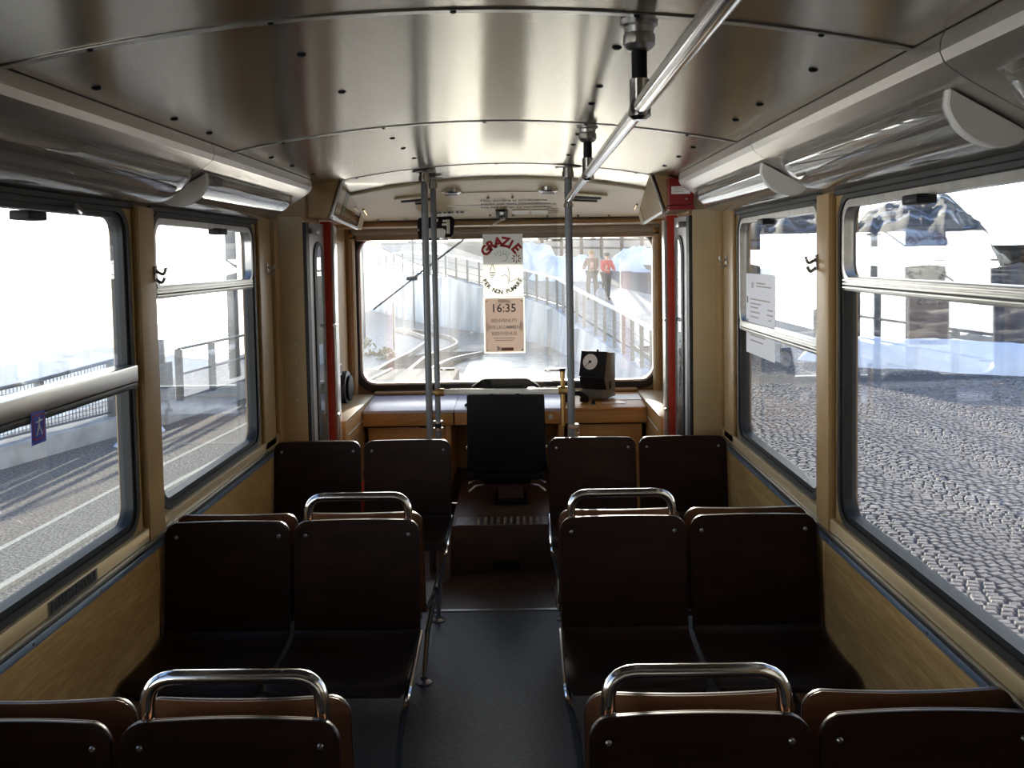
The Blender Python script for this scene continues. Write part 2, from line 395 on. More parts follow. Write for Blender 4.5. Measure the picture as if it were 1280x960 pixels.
# side walls: upper part with window openings, lower laminate panels
WIN = [(.10, 1.52), (1.72, 3.235), (3.45, 4.755)]
ZB, ZT = .845, 1.935
def side_wall(s):
    nm = 'left' if s < 0 else 'right'
    X = s*W
    holes = [rrect(y0, y1, ZB, ZT, .09) for y0, y1 in WIN]
    d0, d1 = sorted((X, X+s*.06))
    w = plate('wall_'+nm, [(-.8, .70), (5.18, .70), (5.18, 2.28), (-.8, 2.28)], holes, 'side', d0, d1, M['tan'])
    struct(w, 'tan painted side wall with large windows')
    # laminate panels under the windows (one per bay)
    for a, b in ((-.8, 1.30), (1.31, 3.36), (3.37, 5.17)):
        x0, x1 = sorted((X-s*.012, X+s*.05))
        MB().box(x0, x1, a, b, 0, .738).build('laminate_panel', M['wood'], w, bevel=.002, segs=1)
    # screws in the laminate
    for (y, z) in ((2.56, .42), (2.50, .37), (2.54, .30)):
        MB().cyl((X-s*.013, y, z), .008, .006, 'x', 8).build('plug', M['dark'], w)
    # blue grey trim strip and stepped sill
    x0, x1 = sorted((X-s*.024, X)); MB().box(x0, x1, -.8, 5.15, .738, .764).build('trim_strip', M['alu_blue'], w, bevel=.004)
    for k in range(14):
        MB().cyl((X-s*.0245, -.4+k*.41, .751), .005, .003, 'x', 8).build('strip_screw', M['steel'], w)
    x0, x1 = sorted((X-s*.03, X)); MB().box(x0, x1, -.8, 5.15, .766, .786).build('sill_ledge', M['alu'], w, bevel=.004)
    x0, x1 = sorted((X-s*.02, X)); MB().box(x0, x1, -.8, 5.15, .787, .835).build('sill_moulding', M['tan_light'], w, bevel=.006)
    if s < 0:
        vg = MB().box(X, X+.0235, 2.56, 2.86, .792, .83).build('sill_grille', M['steel'], w)
        for k in range(14): MB().box(X+.0235, X+.0245, 2.575+k*.02, 2.587+k*.02, .797, .825).build('slot', M['dark'], vg)
    # pillar covers
    for a, b in ((1.56, 1.68), (3.275, 3.415)):
        x0, x1 = sorted((X-s*.028, X)); MB().box(x0, x1, a, b, .787, 1.95).build('pillar_cover', M['tan'], w, bevel=.01)
    x0, x1 = sorted((X-s*.02, X)); MB().box(x0, x1, 4.80, 5.02, .787, 1.97).build('pillar_cover', M['tan'], w, bevel=.012)
    # dark gasket strip above the windows
    x0, x1 = sorted((X-s*.014, X)); 
    for y0, y1 in WIN: MB().box(x0, x1, y0-.03, y1+.03, 1.938, 1.958).build('top_gasket', M['rubber'], w, bevel=.003, segs=1)
    return w
side_wall(-1); side_wall(1)

# windows
wn = 0
def window(s, i, bar_z):
    global wn
    wn += 1
    y0, y1 = WIN[i]; X = s*W
    root = struct_root('window_%d' % wn, ('left' if s < 0 else 'right')+' side window in an aluminium frame')
    d = lambda a, b: sorted((X+s*a, X+s*b))
    a, b = d(-.006, .05)
    plate('rubber_gasket', rrect(y0-.012, y1+.012, ZB-.012, ZT+.012, .10), [rrect(y0+.012, y1-.012, ZB+.012, ZT-.012, .08)], 'side', a, b, M['rubber'], root)
    a, b = d(.002, .044)
    plate('frame', rrect(y0+.0125, y1-.0125, ZB+.0125, ZT-.0125, .08), [rrect(y0+.030, y1-.030, ZB+.030, ZT-.030, .065)], 'side', a, b, M['gloss_rubber'], root)
    # pane(s): a fixed one and a sliding one separated by the sash bar
    a, b = d(.018, .022)
    plate('pane', rrect(y0+.029, y1-.029, bar_z+.004, ZT-.029, .04), [], 'side', a, b, M['glass'], root)
    a, b = d(.028, .032)
    plate('pane', rrect(y0+.029, y1-.029, ZB+.029, bar_z-.004, .04), [], 'side', a, b, M['glass'], root)
    # sash bar with grooves
    if not (s < 0 and i == 1):
        a, b = d(-.002, .03)
        plate('sash_frame', rrect(y0+.016, y1-.016, bar_z, ZT-.016, .075), [rrect(y0+.040, y1-.040, bar_z+.02, ZT-.040, .055)], 'side', a, b, M['steel'], root)
    else:
        a, b = d(-.03, .01)
        gb = MB(); gb.box(a, b, y0+.02, y1-.02, bar_z-.030, bar_z+.026); gb.build('sash_grip', M['alu'], root, bevel=.006)
        a, b = d(-.028, .01)
        MB().box(a, b, y0+.02, y1-.02, bar_z-.052, bar_z-.031).build('grip_underside', M['gloss_rubber'], root, bevel=.006)
    a, b = d(.0, .05)
    bar = MB().box(a, b, y0+.02, y1-.02, bar_z-.024, bar_z+.024).build('sash_bar', M['alu'], root, bevel=.005)
    for k in (-.012, 0, .012):
        a, b = d(-.004, .004)
        MB().box(a, b, y0+.03, y1-.03, bar_z+k-.003, bar_z+k+.003).build('sash_rib', M['alu'], bar, bevel=.001, segs=1)
    a, b = d(-.001, .001)
    MB().box(a, b, y0+.03, y1-.03, bar_z-.0095, bar_z-.004).build('sash_groove', M['rubber'], bar)
    # catch at the top edge
    yc = (y0*.42+y1*.58)-.02
    a, b = d(-.035, .02)
    ct = MB().box(a, b, yc-.05, yc+.05, ZT-.062, ZT-.036).build('window_catch', M['black'], root, bevel=.006)
    return root
for s in (-1, 1):
    for i in range(3):
        left = [1.645, 1.385, 1.645]; right = [1.645, 1.645, 1.40]
        r_ = window(s, i, (left if s < 0 else right)[i])
        if s < 0 and i == 1:
            k = MB().tube([(-1.19, 2.85, 1.93), (-1.165, 2.85, 1.905)], .009, 8).build('catch_knob', M['steel'], r_)

# coves above the windows
def cove(s):
    nm = 'trim_2' if s < 0 else 'trim_3'
    prof = [(.945, 2.165), (.938, 2.150), (.936, 2.128), (.944, 2.108), (.960, 2.094), (1.00, 2.068), (1.20, 1.955), (1.24, 1.95), (1.24, 2.165)]
    root = struct_root(nm, 'satin aluminium light cove above the '+('left' if s < 0 else 'right')+' windows')
    for a, b in ((-.8, .36), (.365, 1.86), (1.865, 3.37), (3.375, 4.93)):
        mb = MB(); mb.prism([(s*x, z) for x, z in prof], 'y', a, b); mb.build('cove_panel', M['cove'], root, ang=25)
    x0, x1 = sorted((s*.95, s*1.0)); MB().box(x0, x1, -.8, 4.92, 2.166, 2.20).build('shadow_gap', M['dark'], root)
cove(-1); cove(1)

# light fittings in the coves
A_ = Vector((.985, 0, 2.071)); B_ = Vector((1.150, 0, 1.978))      # chord of the cover on the cove face
def lamp(s, y0, y1, label):
    root = thing('strip_light', label, 'light', (s*1.06, (y0+y1)/2, 2.02), 'strip lights in the coves')
    ch = (B_-A_); nrm = Vector((-.49, 0, -.87)); 
    def arc(u, y, k=.062, inset=0):
        t = inset+(1-2*inset)*u; p = A_+ch*t + nrm*(k*math.sin(PI*t)**.5); return (s*p.x, y, p.z)
    yl = y1-.0; 
    def fn(u, v):
        # the far end of the cover rounds off
        y = y0+.02+(y1-y0-.02)*v
        e = max(0, (v-.93)/.07); k = .062*math.sqrt(max(0, 1-e*e))
        return arc(u, y, max(k, .002))
    MB().grid(fn, 14, 30).build('cover', M['lampcover'], root, solid=.003, ang=60)
    mb = MB(); n = 14
    vs = [arc(i/n, y0, .066) for i in range(n+1)]+[arc(i/n, y0+.03, .066) for i in range(n+1)]
    mb.add(vs, [tuple(range(n+1)), tuple(range(n+1, 2*n+2))[::-1]]+[(i, i+1, n+2+i, n+1+i) for i in range(n)]+[(0, n+1, 2*n+1, n)])
    mb.build('end_cap', M['capwhite'], root, bevel=.003, segs=1)
    c = (A_+B_)/2+nrm*.022
    MB().tube([(s*c.x, y0+.04, c.z), (s*c.x, y1-.10, c.z)], .013, 12).build('tube', M['tube'], root)
    pl = A_+ch*.08; ph = A_+ch*.92
    mb = MB(); mb.add([(s*pl.x, y0+.03, pl.z-.004), (s*ph.x, y0+.03, ph.z-.004), (s*ph.x, y1-.04, ph.z-.004), (s*pl.x, y1-.04, pl.z-.004)], [(0,1,2,3)])
    mb.build('reflector', M['cove'], root, solid=.002)
lamp(-1, 1.93, 3.30, 'clear strip light in the left cove, nearer one above the big window')
lamp(-1, 3.42, 4.72, 'clear strip light in the left cove, further one above the small window')
lamp(1, .45, 1.74, 'strip light in the right cove, cut by the right edge of the photo')
lamp(1, 1.93, 3.20, 'clear strip light in the right cove above the big right window')
lamp(1, 3.42, 4.76, 'clear strip light in the right cove, furthest, above the window with the timetable')

# end walls of the saloon beside the doors, doors, posts
def door_side(s):
    n = 1 if s < 0 else 2
    X = lambda a, b: sorted((s*a, s*b))
    tr = struct_root('trim_%d' % (3+n), 'tan door pocket beside the '+('left' if s < 0 else 'right')+' front door')
    a, b = X(1.045, 1.26); MB().box(a, b, 5.16, 5.19, 0, 1.99).build('pocket_panel', M['tan_light'], tr, bevel=.008)
    a, b = X(1.17, 1.2); MB().box(a, b, 5.06, 5.165, 0, 1.99).build('corner_cover', M['tan'], tr, bevel=.01)
    for k in range(6): MB().cyl((s*1.10, 5.158, .80+k*.1), .005, .006, 'y', 8).build('rivet', M['steel'], tr)
    # door: bi-fold leaf standing in the cab side
    d = struct_root('door_%d' % n, 'grey folding front door with a slim oval window on the '+('left' if s < 0 else 'right'))
    p0 = Vector((s*1.035, 5.20)); p1 = Vector((s*1.0, 5.49))
    def wpt(t, z, o=0.0):
        q = p0.lerp(p1, t); return (q.x+s*o, q.y, z)
    def slab(name, poly, o0, o1, m, parent):
        mb = MB(); k = len(poly)
        mb.add([wpt(t, z, o0) for t, z in poly]+[wpt(t, z, o1) for t, z in poly], [tuple(range(k))[::-1], tuple(range(k, 2*k))]+[(i, (i+1) % k, k+(i+1) % k, k+i) for i in range(k)])
        return mb.build(name, m, parent, bevel=.002, segs=1)
    slab('door_leaf', [(.0, .02), (1, .02), (1, 1.96), (0, 1.96)], 0, .03, M['door'], d)
    slab('rubber_edge', [(-.12, .02), (.06, .02), (.06, 1.96), (-.12, 1.96)], -.012, .025, M['rubber'], d)
    def oval(w, z0, z1):
        return [(.62+w*math.cos(a)*1.0, (z0 if math.sin(a) < 0 else z1)+.10*math.sin(a)) for a in [2*PI*i/20 for i in range(20)]]
    slab('window_gasket', oval(.27, .78, 1.76), -.008, .006, M['rubber'], d)
    slab('door_pane', oval(.19, .80, 1.74), -.012, .0, M['glass'], d)
    MB().box(*X(.985, 1.06), 5.25, 5.36, 1.90, 1.93).build('door_hinge', M['steel'], d, bevel=.004)
    # red post
    rp = struct_root('trim_%d' % (5+n), 'red enamelled post at the '+('left' if s < 0 else 'right')+' door')
    a, b = X(.962, 1.025); MB().box(a, b, 5.50, 5.60, 0, 1.975).build('post', M['red'], rp, bevel=.008)
    a, b = X(.945, .962); MB().box(a, b, 5.505, 5.59, 0, 1.95).build('bright_edge', M['alu'], rp, bevel=.003)
    for z in (.86, 1.38): MB().cyl((s*.95, 5.50, z), .012, .03, 'y', 10).build('strike', M['steel'], rp)
    # cab side wall with A pillar
    cw = struct_root('trim_%d' % (7+n), 'tan cab side wall and corner pillar, '+('left' if s < 0 else 'right'))
    a, b = X(1.10, 1.15); MB().box(a, b, 5.60, 6.80, 0, 2.1).build('cab_side', M['tan'], cw)
    mb = MB().tube(smooth_path([(s*1.075, 6.73, .80), (s*1.075, 6.73, 1.90)], .02), .035, 10); mb.build('pillar_roll', M['tan'], cw)
    MB().cyl((s*1.055, 6.68, 1.925), .016, .02, 'x', 10).build('screw_eye', M['brass'], cw)
    a, b = X(1.03, 1.2); MB().box(a, b, 5.17, 5.52, 1.97, 2.2).build('door_header', M['tan'], cw)
    # outside of the door bay so that daylight does not leak
    a, b = X(1.26, 1.30); MB().box(a, b, 5.16, 5.62, 0, 2.2).build('outer_skin', M['redbox'], cw)
    # locker over the door
    lk = struct_root('trim_%d' % (9+n), 'tan overhead locker above the '+('left' if s < 0 else 'right')+' door')
    y0, y1 = 5.22, 6.25
    sec = [(.842, 2.215), (.918, 1.985), (1.20, 1.985), (1.20, 2.28), (.842, 2.24)]
    MB().prism([(s*x, z) for x, z in sec], 'y', y0, y1).build('locker_body', M['tan'], lk, bevel=.004)
    def fq(t, k, o):    # t along Y 0..1, k from top to bottom
        p = Vector((.842, 2.205)).lerp(Vector((.918, 1.985)), k); return (s*(p.x-o), y0+(y1-y0)*t, p.y-o*.3-.04*t*k)
    def slabq(name, t0, t1, k0, k1, o0, o1, m, bev=.002):
        vs = [fq(t, k, o) for o in (o0, o1) for t, k in ((t0,k0),(t1,k0),(t1,k1),(t0,k1))]
        return MB().add(vs, [(0,3,2,1),(4,5,6,7),(0,1,5,4),(1,2,6,5),(2,3,7,6),(3,0,4,7)]).build(name, m, lk, bevel=bev, segs=1)
    slabq('locker_door', .02, .80, .06, .98, .004, .012, M['tan_light'] if s > 0 else M['acryl'])
    if s < 0:
        slabq('locker_lining', .02, .80, .06, .98, -.0, .003, M['tan_light'])
        slabq('leaflet_stack', .10, .24, .28, .84, .004, .0065, M['white'])
        slabq('leaflet_stack', .27, .36, .28, .80, .004, .0065, M['ink_green'])
        slabq('dark_divider', .245, .265, .2, .85, .004, .007, M['dark'])
    slabq('frame_top', .0, .81, .02, .07, .01, .02, M['alu'])
    slabq('frame_bottom', .0, .80, .95, 1.02, .01, .024, M['alu'])
    slabq('frame_near', -.005, .02, .03, 1.0, .008, .018, M['alu'])
    slabq('frame_gap', .80, .815, .03, .98, .006, .013, M['dark'])
    slabq('locker_fascia', .82, .99, .06, .98, .003, .01, M['cream'])
    t = fq(.61, .55, .03); MB().tube([fq(.72, .52, .035), fq(.90, .60, .035)], .008, 8).build('turn_catch', M['brass'], lk)
    MB().tube([fq(.81, .56, .0), fq(.81, .56, .04)], .006, 8).build('catch_stem', M['brass'], lk)
door_side(-1); door_side(1)

# front wall with windscreen opening
WSX0, WSX1, WSZ0, WSZ1 = -1.035, 1.070, .855, 1.905
wf = plate('wall_front', [(-1.16, 0), (1.16, 0), (1.16, 2.2), (-1.16, 2.2)], [rrect(WSX0-.02, WSX1+.02, WSZ0-.02, WSZ1+.04, .12)], 'front', 6.80, 6.86, M['tan'])
struct(wf, 'tan front wall below and around the windscreen')
wsr = struct_root('window_9', 'wide dusty windscreen with a thick black rubber gasket')
plate('rubber_gasket', rrect(WSX0-.035, WSX1+.035, WSZ0-.045, WSZ1+.05, .15), [rrect(WSX0+.005, WSX1-.005, WSZ0+.005, WSZ1, .11)], 'front', 6.775, 6.87, M['rubber'], wsr)
plate('inner_lip', rrect(WSX0+.004, WSX1-.004, WSZ0+.004, WSZ1, .11), [rrect(WSX0+.018, WSX1-.018, WSZ0+.018, WSZ1-.01, .10)], 'front', 6.80, 6.86, M['alu'], wsr)
plate('pane', rrect(WSX0+.002, WSX1-.002, WSZ0+.002, WSZ1-.001, .11), [], 'front', 6.825, 6.831, M['wsglass'], wsr)
# sun blind at the head of the windscreen
bl = thing('sun_blind', 'grey rolled sun blind along the top of the windscreen', 'blind', (0, 6.74, 1.93))
MB().tube([(-1.06, 6.735, 1.955), (1.09, 6.735, 1.945)], .030, 14).build('roller', M['blind'], bl)
MB().box(-1.03, 1.06, 6.745, 6.752, 1.895, 1.945).build('fabric', M['blind'], bl)
MB().tube([(-1.03, 6.748, 1.893), (1.06, 6.748, 1.888)], .008, 8).build('hem_bar', M['alu'], bl)
for sx in (-1.085, 1.105): MB().box(sx-.015, sx+.015, 6.70, 6.80, 1.90, 1.99).build('bracket', M['tan'], bl, bevel=.006)

# header above the windscreen
hd = struct_root('trim_12', 'cream header panel with notices above the windscreen')
def hp(x, k, off=0):        # k 0 top .. 1 bottom ; sloping panel
    zt = ceil_z(x, 5.58)-.004; yb, zb = 6.33, 1.997; yt = 5.58
    d = Vector((0, yb-yt, zb-zt)); n = Vector((0, d.z, -d.y)).normalized()
    p = Vector((x, yt, zt))+d*k+n*off; return p
MB().grid(lambda u, v: tuple(hp(-.90+1.8*u, v, -.008)), 30, 8).build('header_panel', M['cream'], hd, solid=.006)
MB().tube([tuple(hp(-.9+1.8*i/30, 0, .003)) for i in range(31)], .009, 8).build('header_edge', M['cream'], hd)
MB().box(-1.12, 1.12, 6.33, 6.80, 1.965, 1.998).build('header_beam', M['tan'], hd, bevel=.012)
MB().box(-1.15, 1.15, 5.55, 6.86, 2.285, 2.30).build('cab_roof', M['dark'], hd)
MB().box(-1.0, 1.0, 6.3, 6.86, 2.0, 2.29).build('header_fill', M['dark'], hd)
def on_header(name, x0, x1, k0, k1, o0, o1, m, bev=.001, parent=None):
    vs = [tuple(hp(x, k, o)) for o in (o0, o1) for x, k in ((x0,k0),(x1,k0),(x1,k1),(x0,k1))]
    return MB().add(vs, [(0,3,2,1),(4,5,6,7),(0,1,5,4),(1,2,6,5),(2,3,7,6),(3,0,4,7)]).build(name, m, parent or hd, bevel=bev, segs=1)
for x in (-.07, .08):
    for k in (.42, .86): 
        p = hp(x, k, .003); MB().lathe(tuple(p), [(.009, .004), (.009, 0), (.004, -.006)], axis='y', seg=10).build('screw', M['steel'], hd)
for x in (-.80, -.62, .30, .50, .70):
    p = hp(x, .90, .003); MB().lathe(tuple(p), [(.009, .004), (.009, 0), (.004, -.006)], axis='y', seg=10).build('screw', M['steel'], hd)
MB().tube([tuple(hp(-.33+.02*i, .30+0*i, .001)) for i in range(34)], .0022, 6).build('panel_seam', M['ink_grey'], hd)
for x0, x1 in ((-.60, -.42), (.42, .62)):
    on_header('air_slot', x0, x1, .34, .42, .001, .004, M['dark'])
    on_header('air_slot', x0+.08*(1 if x0 < 0 else .2), x1-.02, .46, .50, .001, .004, M['dark'])
    on_header('slot_lip', x0-.03, x1+.03, .28, .32, .0, .012, M['cream'], .003)
def header_text(s, size, x, k, m, al='LEFT'):
    p = hp(x, k, .002); d = hp(x, 1)-hp(x, 0); ang = math.atan2(-d.z, d.y)
    o = text('lettering', s, size, p, m, hd, align=al, bold=.0008)
    # tilt the flat text back onto the sloping panel: its up axis runs up the slope
    up = (-d).normalized(); rt = Vector((1,0,0)); nn = rt.cross(up)
    o.rotation_euler = Matrix((rt, up, nn)).transposed().to_euler()
header_text('Non parlare al conducente', .038, -.12, .50, M['ink'])
header_text('Nicht mit dem Wagenf\u00fchrer sprechen', .038, -.12, .58, M['ink'])
header_text('Ne pas parler au conducteur', .038, -.12, .66, M['ink'])
mb = MB()
for i, w in enumerate((.03, .018, .026, .03, .012, .022, .03)): 
    x = -.42+i*.027; vs = [tuple(hp(xx, k, .0016)) for xx, k in ((x, .74), (x+w*.8, .74), (x+w*.8, .785), (x, .785))]; mb.add(vs, [(0,1,2,3)])
mb.build('small_print', M['ink'], hd)
mb = MB()
for j, (xa, xb) in enumerate(((.30, .37), (.26, .37), (.20, .37))):
    k = .70+j*.055; mb.add([tuple(hp(xx, kk, .0016)) for xx, kk in ((xa, k), (xb, k), (xb, k+.016), (xa, k+.016))], [(0,1,2,3)])
mb.build('small_print', M['ink_brown'], hd)
on_header('label_plate', .075, .18, .74, .84, .001, .004, M['white'])
on_header('label_plate', .20, .30, .74, .84, .001, .004, M['white'])
# rear partition, so that the car is closed behind the camera
rw = struct(MB().box(-1.26, 1.26, -.86, -.80, 0, 2.28).build('wall_back', M['rear']), 'tan rear partition')
# underbody skin keeps light from leaking in from below
for s in (-1, 1):
    x0, x1 = sorted((s*1.25, s*1.29)); o = struct(MB().box(x0, x1, -.8, 6.8, -.5, .72).build('trim_%d' % (14+(s > 0)), M['redbox']), 'red outer skin of the car below the windows')

# ================================================================== THINGS INSIDE
# ---- plywood seats (modelled facing -Y, backrest at the origin)
ST = .816
def seat_back_bm():
    mb = MB(); r = .045
    zs = [.418+.36*i/10 for i in range(11)] + [ST-r+r*math.sin(PI/2*i/6) for i in range(7)][1:]
    def hw(z):
        w = .2245
        if z > ST-r: w -= r-math.sqrt(max(0, r*r-(z-(ST-r))**2))
        return w
    nu = 14; vs = []; 
    for z in zs:
        for i in range(nu+1):
            t = 2*i/nu-1; x = t*hw(min(z, ST-.0005)); 
            y = -.050*((ST-z)/(ST-.418))**1.3 + .020*(1-(x/.2245)**2) - .01
            vs.append((x, y, z))
    fs = [(j*(nu+1)+i, j*(nu+1)+i+1, (j+1)*(nu+1)+i+1, (j+1)*(nu+1)+i) for j in range(len(zs)-1) for i in range(nu)]
    return mb.add(vs, fs)
def seat_pan_bm():
    mb = MB(); nu = 12
    prof = [(-.050, .432), (-.058, .419), (-.075, .410), (-.12, .401), (-.2, .395), (-.3, .397), (-.38, .402), (-.425, .398), (-.445, .386), (-.452, .370)]
    def fn(i, j):
        y, z = prof[j]; t = 2*i/nu-1; k = j/(len(prof)-1)
        hw = .2245-.02*max(0, (k-.75)/.25)**2
        dip = -.012*(1-t*t)*math.sin(PI*min(1, k*1.1)) if 0 < j < len(prof)-1 else 0
        return (t*hw, y, z+dip)
    vs = [fn(i, j) for j in range(len(prof)) for i in range(nu+1)]
    fs = [(j*(nu+1)+i, j*(nu+1)+i+1, (j+1)*(nu+1)+i+1, (j+1)*(nu+1)+i) for j in range(len(prof)-1) for i in range(nu)]
    return mb.add(vs, fs)
def make_seat(aisle, handle):
    """aisle: -1/+1 = side of the aisle in local x, 0 = wall seat"""
    root = thing('plywood_seat', '', 'seat')
    seat_back_bm().build('backrest', M['ply'], root, solid=.012, bevel=.003, segs=2, ang=50)
    bk = seat_back_bm(); bk.v = [(x, y+.0135, z) for x, y, z in bk.v]; bk.build('back_veneer', M['ply_back'], root, solid=.002, ang=50)
    seat_pan_bm().build('seat_pan', M['ply_pan'], root, solid=-.012, bevel=.003, segs=2, ang=50)
    for x in (-.185, .185):
        y = -.011+.020*(1-(x/.2245)**2)
        MB().lathe((x, y-.004, .765), [(.007, .003), (.007, 0), (.004, -.003)], axis='y', seg=10).build('bolt', M['steel'], root)
    mb = MB()
    for y in (-.12, -.36): mb.tube([(-.20, y, .372), (.20, y, .372)], .011, 8)
    for x in (-.16, .16): mb.tube(smooth_path([(x, -.40, .372), (x, .01, .372), (x, .040, .74)], .06), .011, 8)
    mb.build('seat_frame', M['steel'], root)
    if aisle:
        a = aisle
        MB().tube(smooth_path([(a*.226, -.055, .425), (a*.226, -.30, .392), (a*.226, -.455, .372), (a*.19, -.40, .20), (a*.175, -.36, .012)], .05), .011, 10).build('leg', M['chrome'], root)
        MB().lathe((a*.175, -.36, 0), [(.034, 0), (.034, .006), (.014, .014), (.014, .03)], seg=14).build('foot', M['steel'], root)
    else:
        MB().tube(smooth_path([(.0, -.30, .372), (.0, -.28, .012)], .03), .011, 8).build('leg', M['steel'], root)
    if handle:
        MB().tube(smooth_path([(-.182, .036, .55), (-.182, .036, .8935), (.182, .036, .8935), (.182, .036, .55)], .062, 8), .0155, 14).build('grab_handle', M['chrome'], root)
        for x in (-.182, .182): MB().box(x-.012, x+.03*(1 if x < 0 else -1)+.006, .018, .05, .775, .80).build('handle_clip', M['steel'], root, bevel=.004)
    return root
ROWS = [1.90, 3.40, 4.917]; XA, XW = .4776, .9439
protos = {}
used = set()
def seat(x, y, back, aisle, handle, label):
    la = -aisle if back else aisle
    key = (la, handle)
    if key not in protos: protos[key] = make_seat(la, handle)
    r = protos[key]
    if key in used: r = dup_tree(r, (x, y, 0))
    used.add(key)
    r.location = (x, y, 0); r.rotation_euler = (0, 0, PI if back else 0)
    r['label'] = label; r['group'] = 'dark plywood seats in rows either side of the aisle'
rn = ['nearest', 'middle', 'furthest']
seat(-XA, ROWS[0], 0, 1, 1, 'dark plywood seat with chrome handle at lower left, nearest row, facing the camera')
seat(-XW, ROWS[0], 0, 0, 0, 'dark plywood seat at the bottom left corner, nearest row by the left wall')
seat(XA, ROWS[0], 0, -1, 1, 'dark plywood seat with chrome handle at bottom right of the aisle, nearest row')
seat(XW, ROWS[0], 0, 0, 0, 'dark plywood seat at the bottom right corner, nearest row by the right wall')
seat(-XA, ROWS[0]+.115, 1, 1, 0, 'forward-facing seat backed against the nearest left aisle seat, only its curved top showing')
seat(-XW, ROWS[0]+.115, 1, 0, 0, 'forward-facing seat backed against the bottom left corner seat, curved top showing')
seat(XA, ROWS[0]+.115, 1, -1, 0, 'forward-facing brown seat backed against the nearest right aisle seat, curved top showing')
seat(XW, ROWS[0]+.115, 1, 0, 0, 'forward-facing brown seat backed against the bottom right corner seat, curved top showing')
seat(-XA, ROWS[1], 0, 1, 1, 'dark plywood seat with chrome handle left of the aisle, middle row, facing the camera')
seat(-XW, ROWS[1], 0, 0, 0, 'dark plywood seat in the middle row beside the left laminate wall')
seat(XA, ROWS[1], 0, -1, 1, 'dark plywood seat with chrome handle right of the aisle, middle row, facing the camera')
seat(XW, ROWS[1], 0, 0, 0, 'dark plywood seat in the middle row beside the right laminate wall')
seat(-XA, ROWS[1]+.115, 1, 1, 0, 'forward-facing seat behind the middle row left aisle seat, only its top edge showing')
seat(-XW, ROWS[1]+.115, 1, 0, 0, 'forward-facing seat behind the middle row left wall seat, only its top edge showing')
seat(XA, ROWS[1]+.115, 1, -1, 0, 'forward-facing seat behind the middle row right aisle seat, only its top edge showing')
seat(XW, ROWS[1]+.115, 1, 0, 0, 'forward-facing seat behind the middle row right wall seat, only its top edge showing')
seat(-XA, ROWS[2], 0, 1, 0, 'dark plywood seat in the furthest row, left of the driver seat, beside the aisle')
seat(-XW, ROWS[2], 0, 0, 0, 'dark plywood seat in the furthest row, leftmost, before the left door pocket')
seat(XA, ROWS[2], 0, -1, 0, 'dark plywood seat in the furthest row, just right of the driver seat')
seat(XW, ROWS[2], 0, 0, 0, 'dark plywood seat in the furthest row, rightmost, before the right door pocket')

# ---- posts and rails
def post(name, x, y, r, z1, m, label, grp=None, z0=0):
    root = thing(name, label, 'post', (x, y, z0), grp)
    MB().tube([(x, y, z0), (x, y, z1)], r, 16).build('pole', m, root)
    if z1 > 1.9:
        MB().lathe((x, y, z1-.075), [(r*1.05, 0), (r*1.5, .008), (r*1.6, .03), (r*1.35, .045), (r*1.35, .06)], seg=18).build('collar', M['steel'], root)
        MB().prism([(x+r*3.4*math.cos(2*PI*i/20), y+r*1.7*math.sin(2*PI*i/20)) for i in range(20)], 'z', z1-.016, z1-.008).build('flange', M['steel'], root, bevel=.002, segs=1)
    return root
p1 = post('grab_post', -.398, 5.30, .0192, ceil_z(-.4, 5.3), M['grey'], 'thick grey grab post left of the driver seat, nearer of the left pair', 'grey posts around the cab')
MB().tube([(-.398, 5.30, .70), (-.398, 5.30, .73)], .0205, 16).build('dark_band', M['black'], p1)
p2 = post('grab_post', -.366, 5.47, .0165, ceil_z(-.366, 5.47), M['grey'], 'thinner grey post of the left pair, carrying the acrylic screen', 'grey posts around the cab')
for z in (.815, .775): MB().cyl((-.366, 5.47, z), .027, .014, 'z', 16).build('ring_clamp', M['steel'], p2)
MB().box(-.385, -.347, 5.445, 5.495, .777, .812).build('clamp_block', M['black'], p2, bevel=.004)
p3 = post('grab_post', .390, 5.26, .0205, ceil_z(.39, 5.26), M['grey'], 'grey grab post right of the driver seat meeting the overhead chrome rail', 'grey posts around the cab')
MB().cyl((.390, 5.26, 2.03), .027, .02, 'z', 16).build('ring_clamp', M['chrome'], p3)
MB().box(.372, .43, 5.235, 5.27, .80, .83).build('clamp_block', M['steel'], p3, bevel=.004)
p4 = post('screen_stub', .352, 5.47, .014, 1.10, M['brass'], 'short brass coloured stub post at the right end of the crossbar', None, .78)
MB().cyl((.352, 5.47, 1.105), .017, .02, 'z', 14).build('cap', M['black'], p4)
# overhead hand rail
hr = thing('hand_rail', 'polished chrome overhead hand rail running along the ceiling to the right post', 'rail', (.39, 2.6, 2.06))
MB().tube([(.39, -.79, 2.066), (.39, 5.231, 2.062)], .0178, 20).build('bar', M['chrome'], hr)
for i, y in enumerate((.45, 2.07, 3.69)):
    z = ceil_z(.39, y)
    MB().lathe((.39, y, z), [(.040, 0), (.040, -.012), (.032, -.016), (.030, -.028), (.034, -.034), (.034, -.052), (.026, -.062), (.018, -.066)], seg=20).build('ceiling_cup', M['steel'], hr)
    MB().tube([(.39, y, z-.06), (.39, y, 2.115)], .0165, 14).build('stem', M['black'], hr)
    MB().lathe((.39, y, 2.062), [(.021, .062), (.0215, .058), (.0215, .012), (.024, -.016), (.014, -.024)], seg=18).build('saddle', M['chrome'], hr)
    MB().tube([(.39, y-.018, 2.064), (.39, y+.018, 2.064)], .0225, 18).build('ring', M['chrome'], hr)
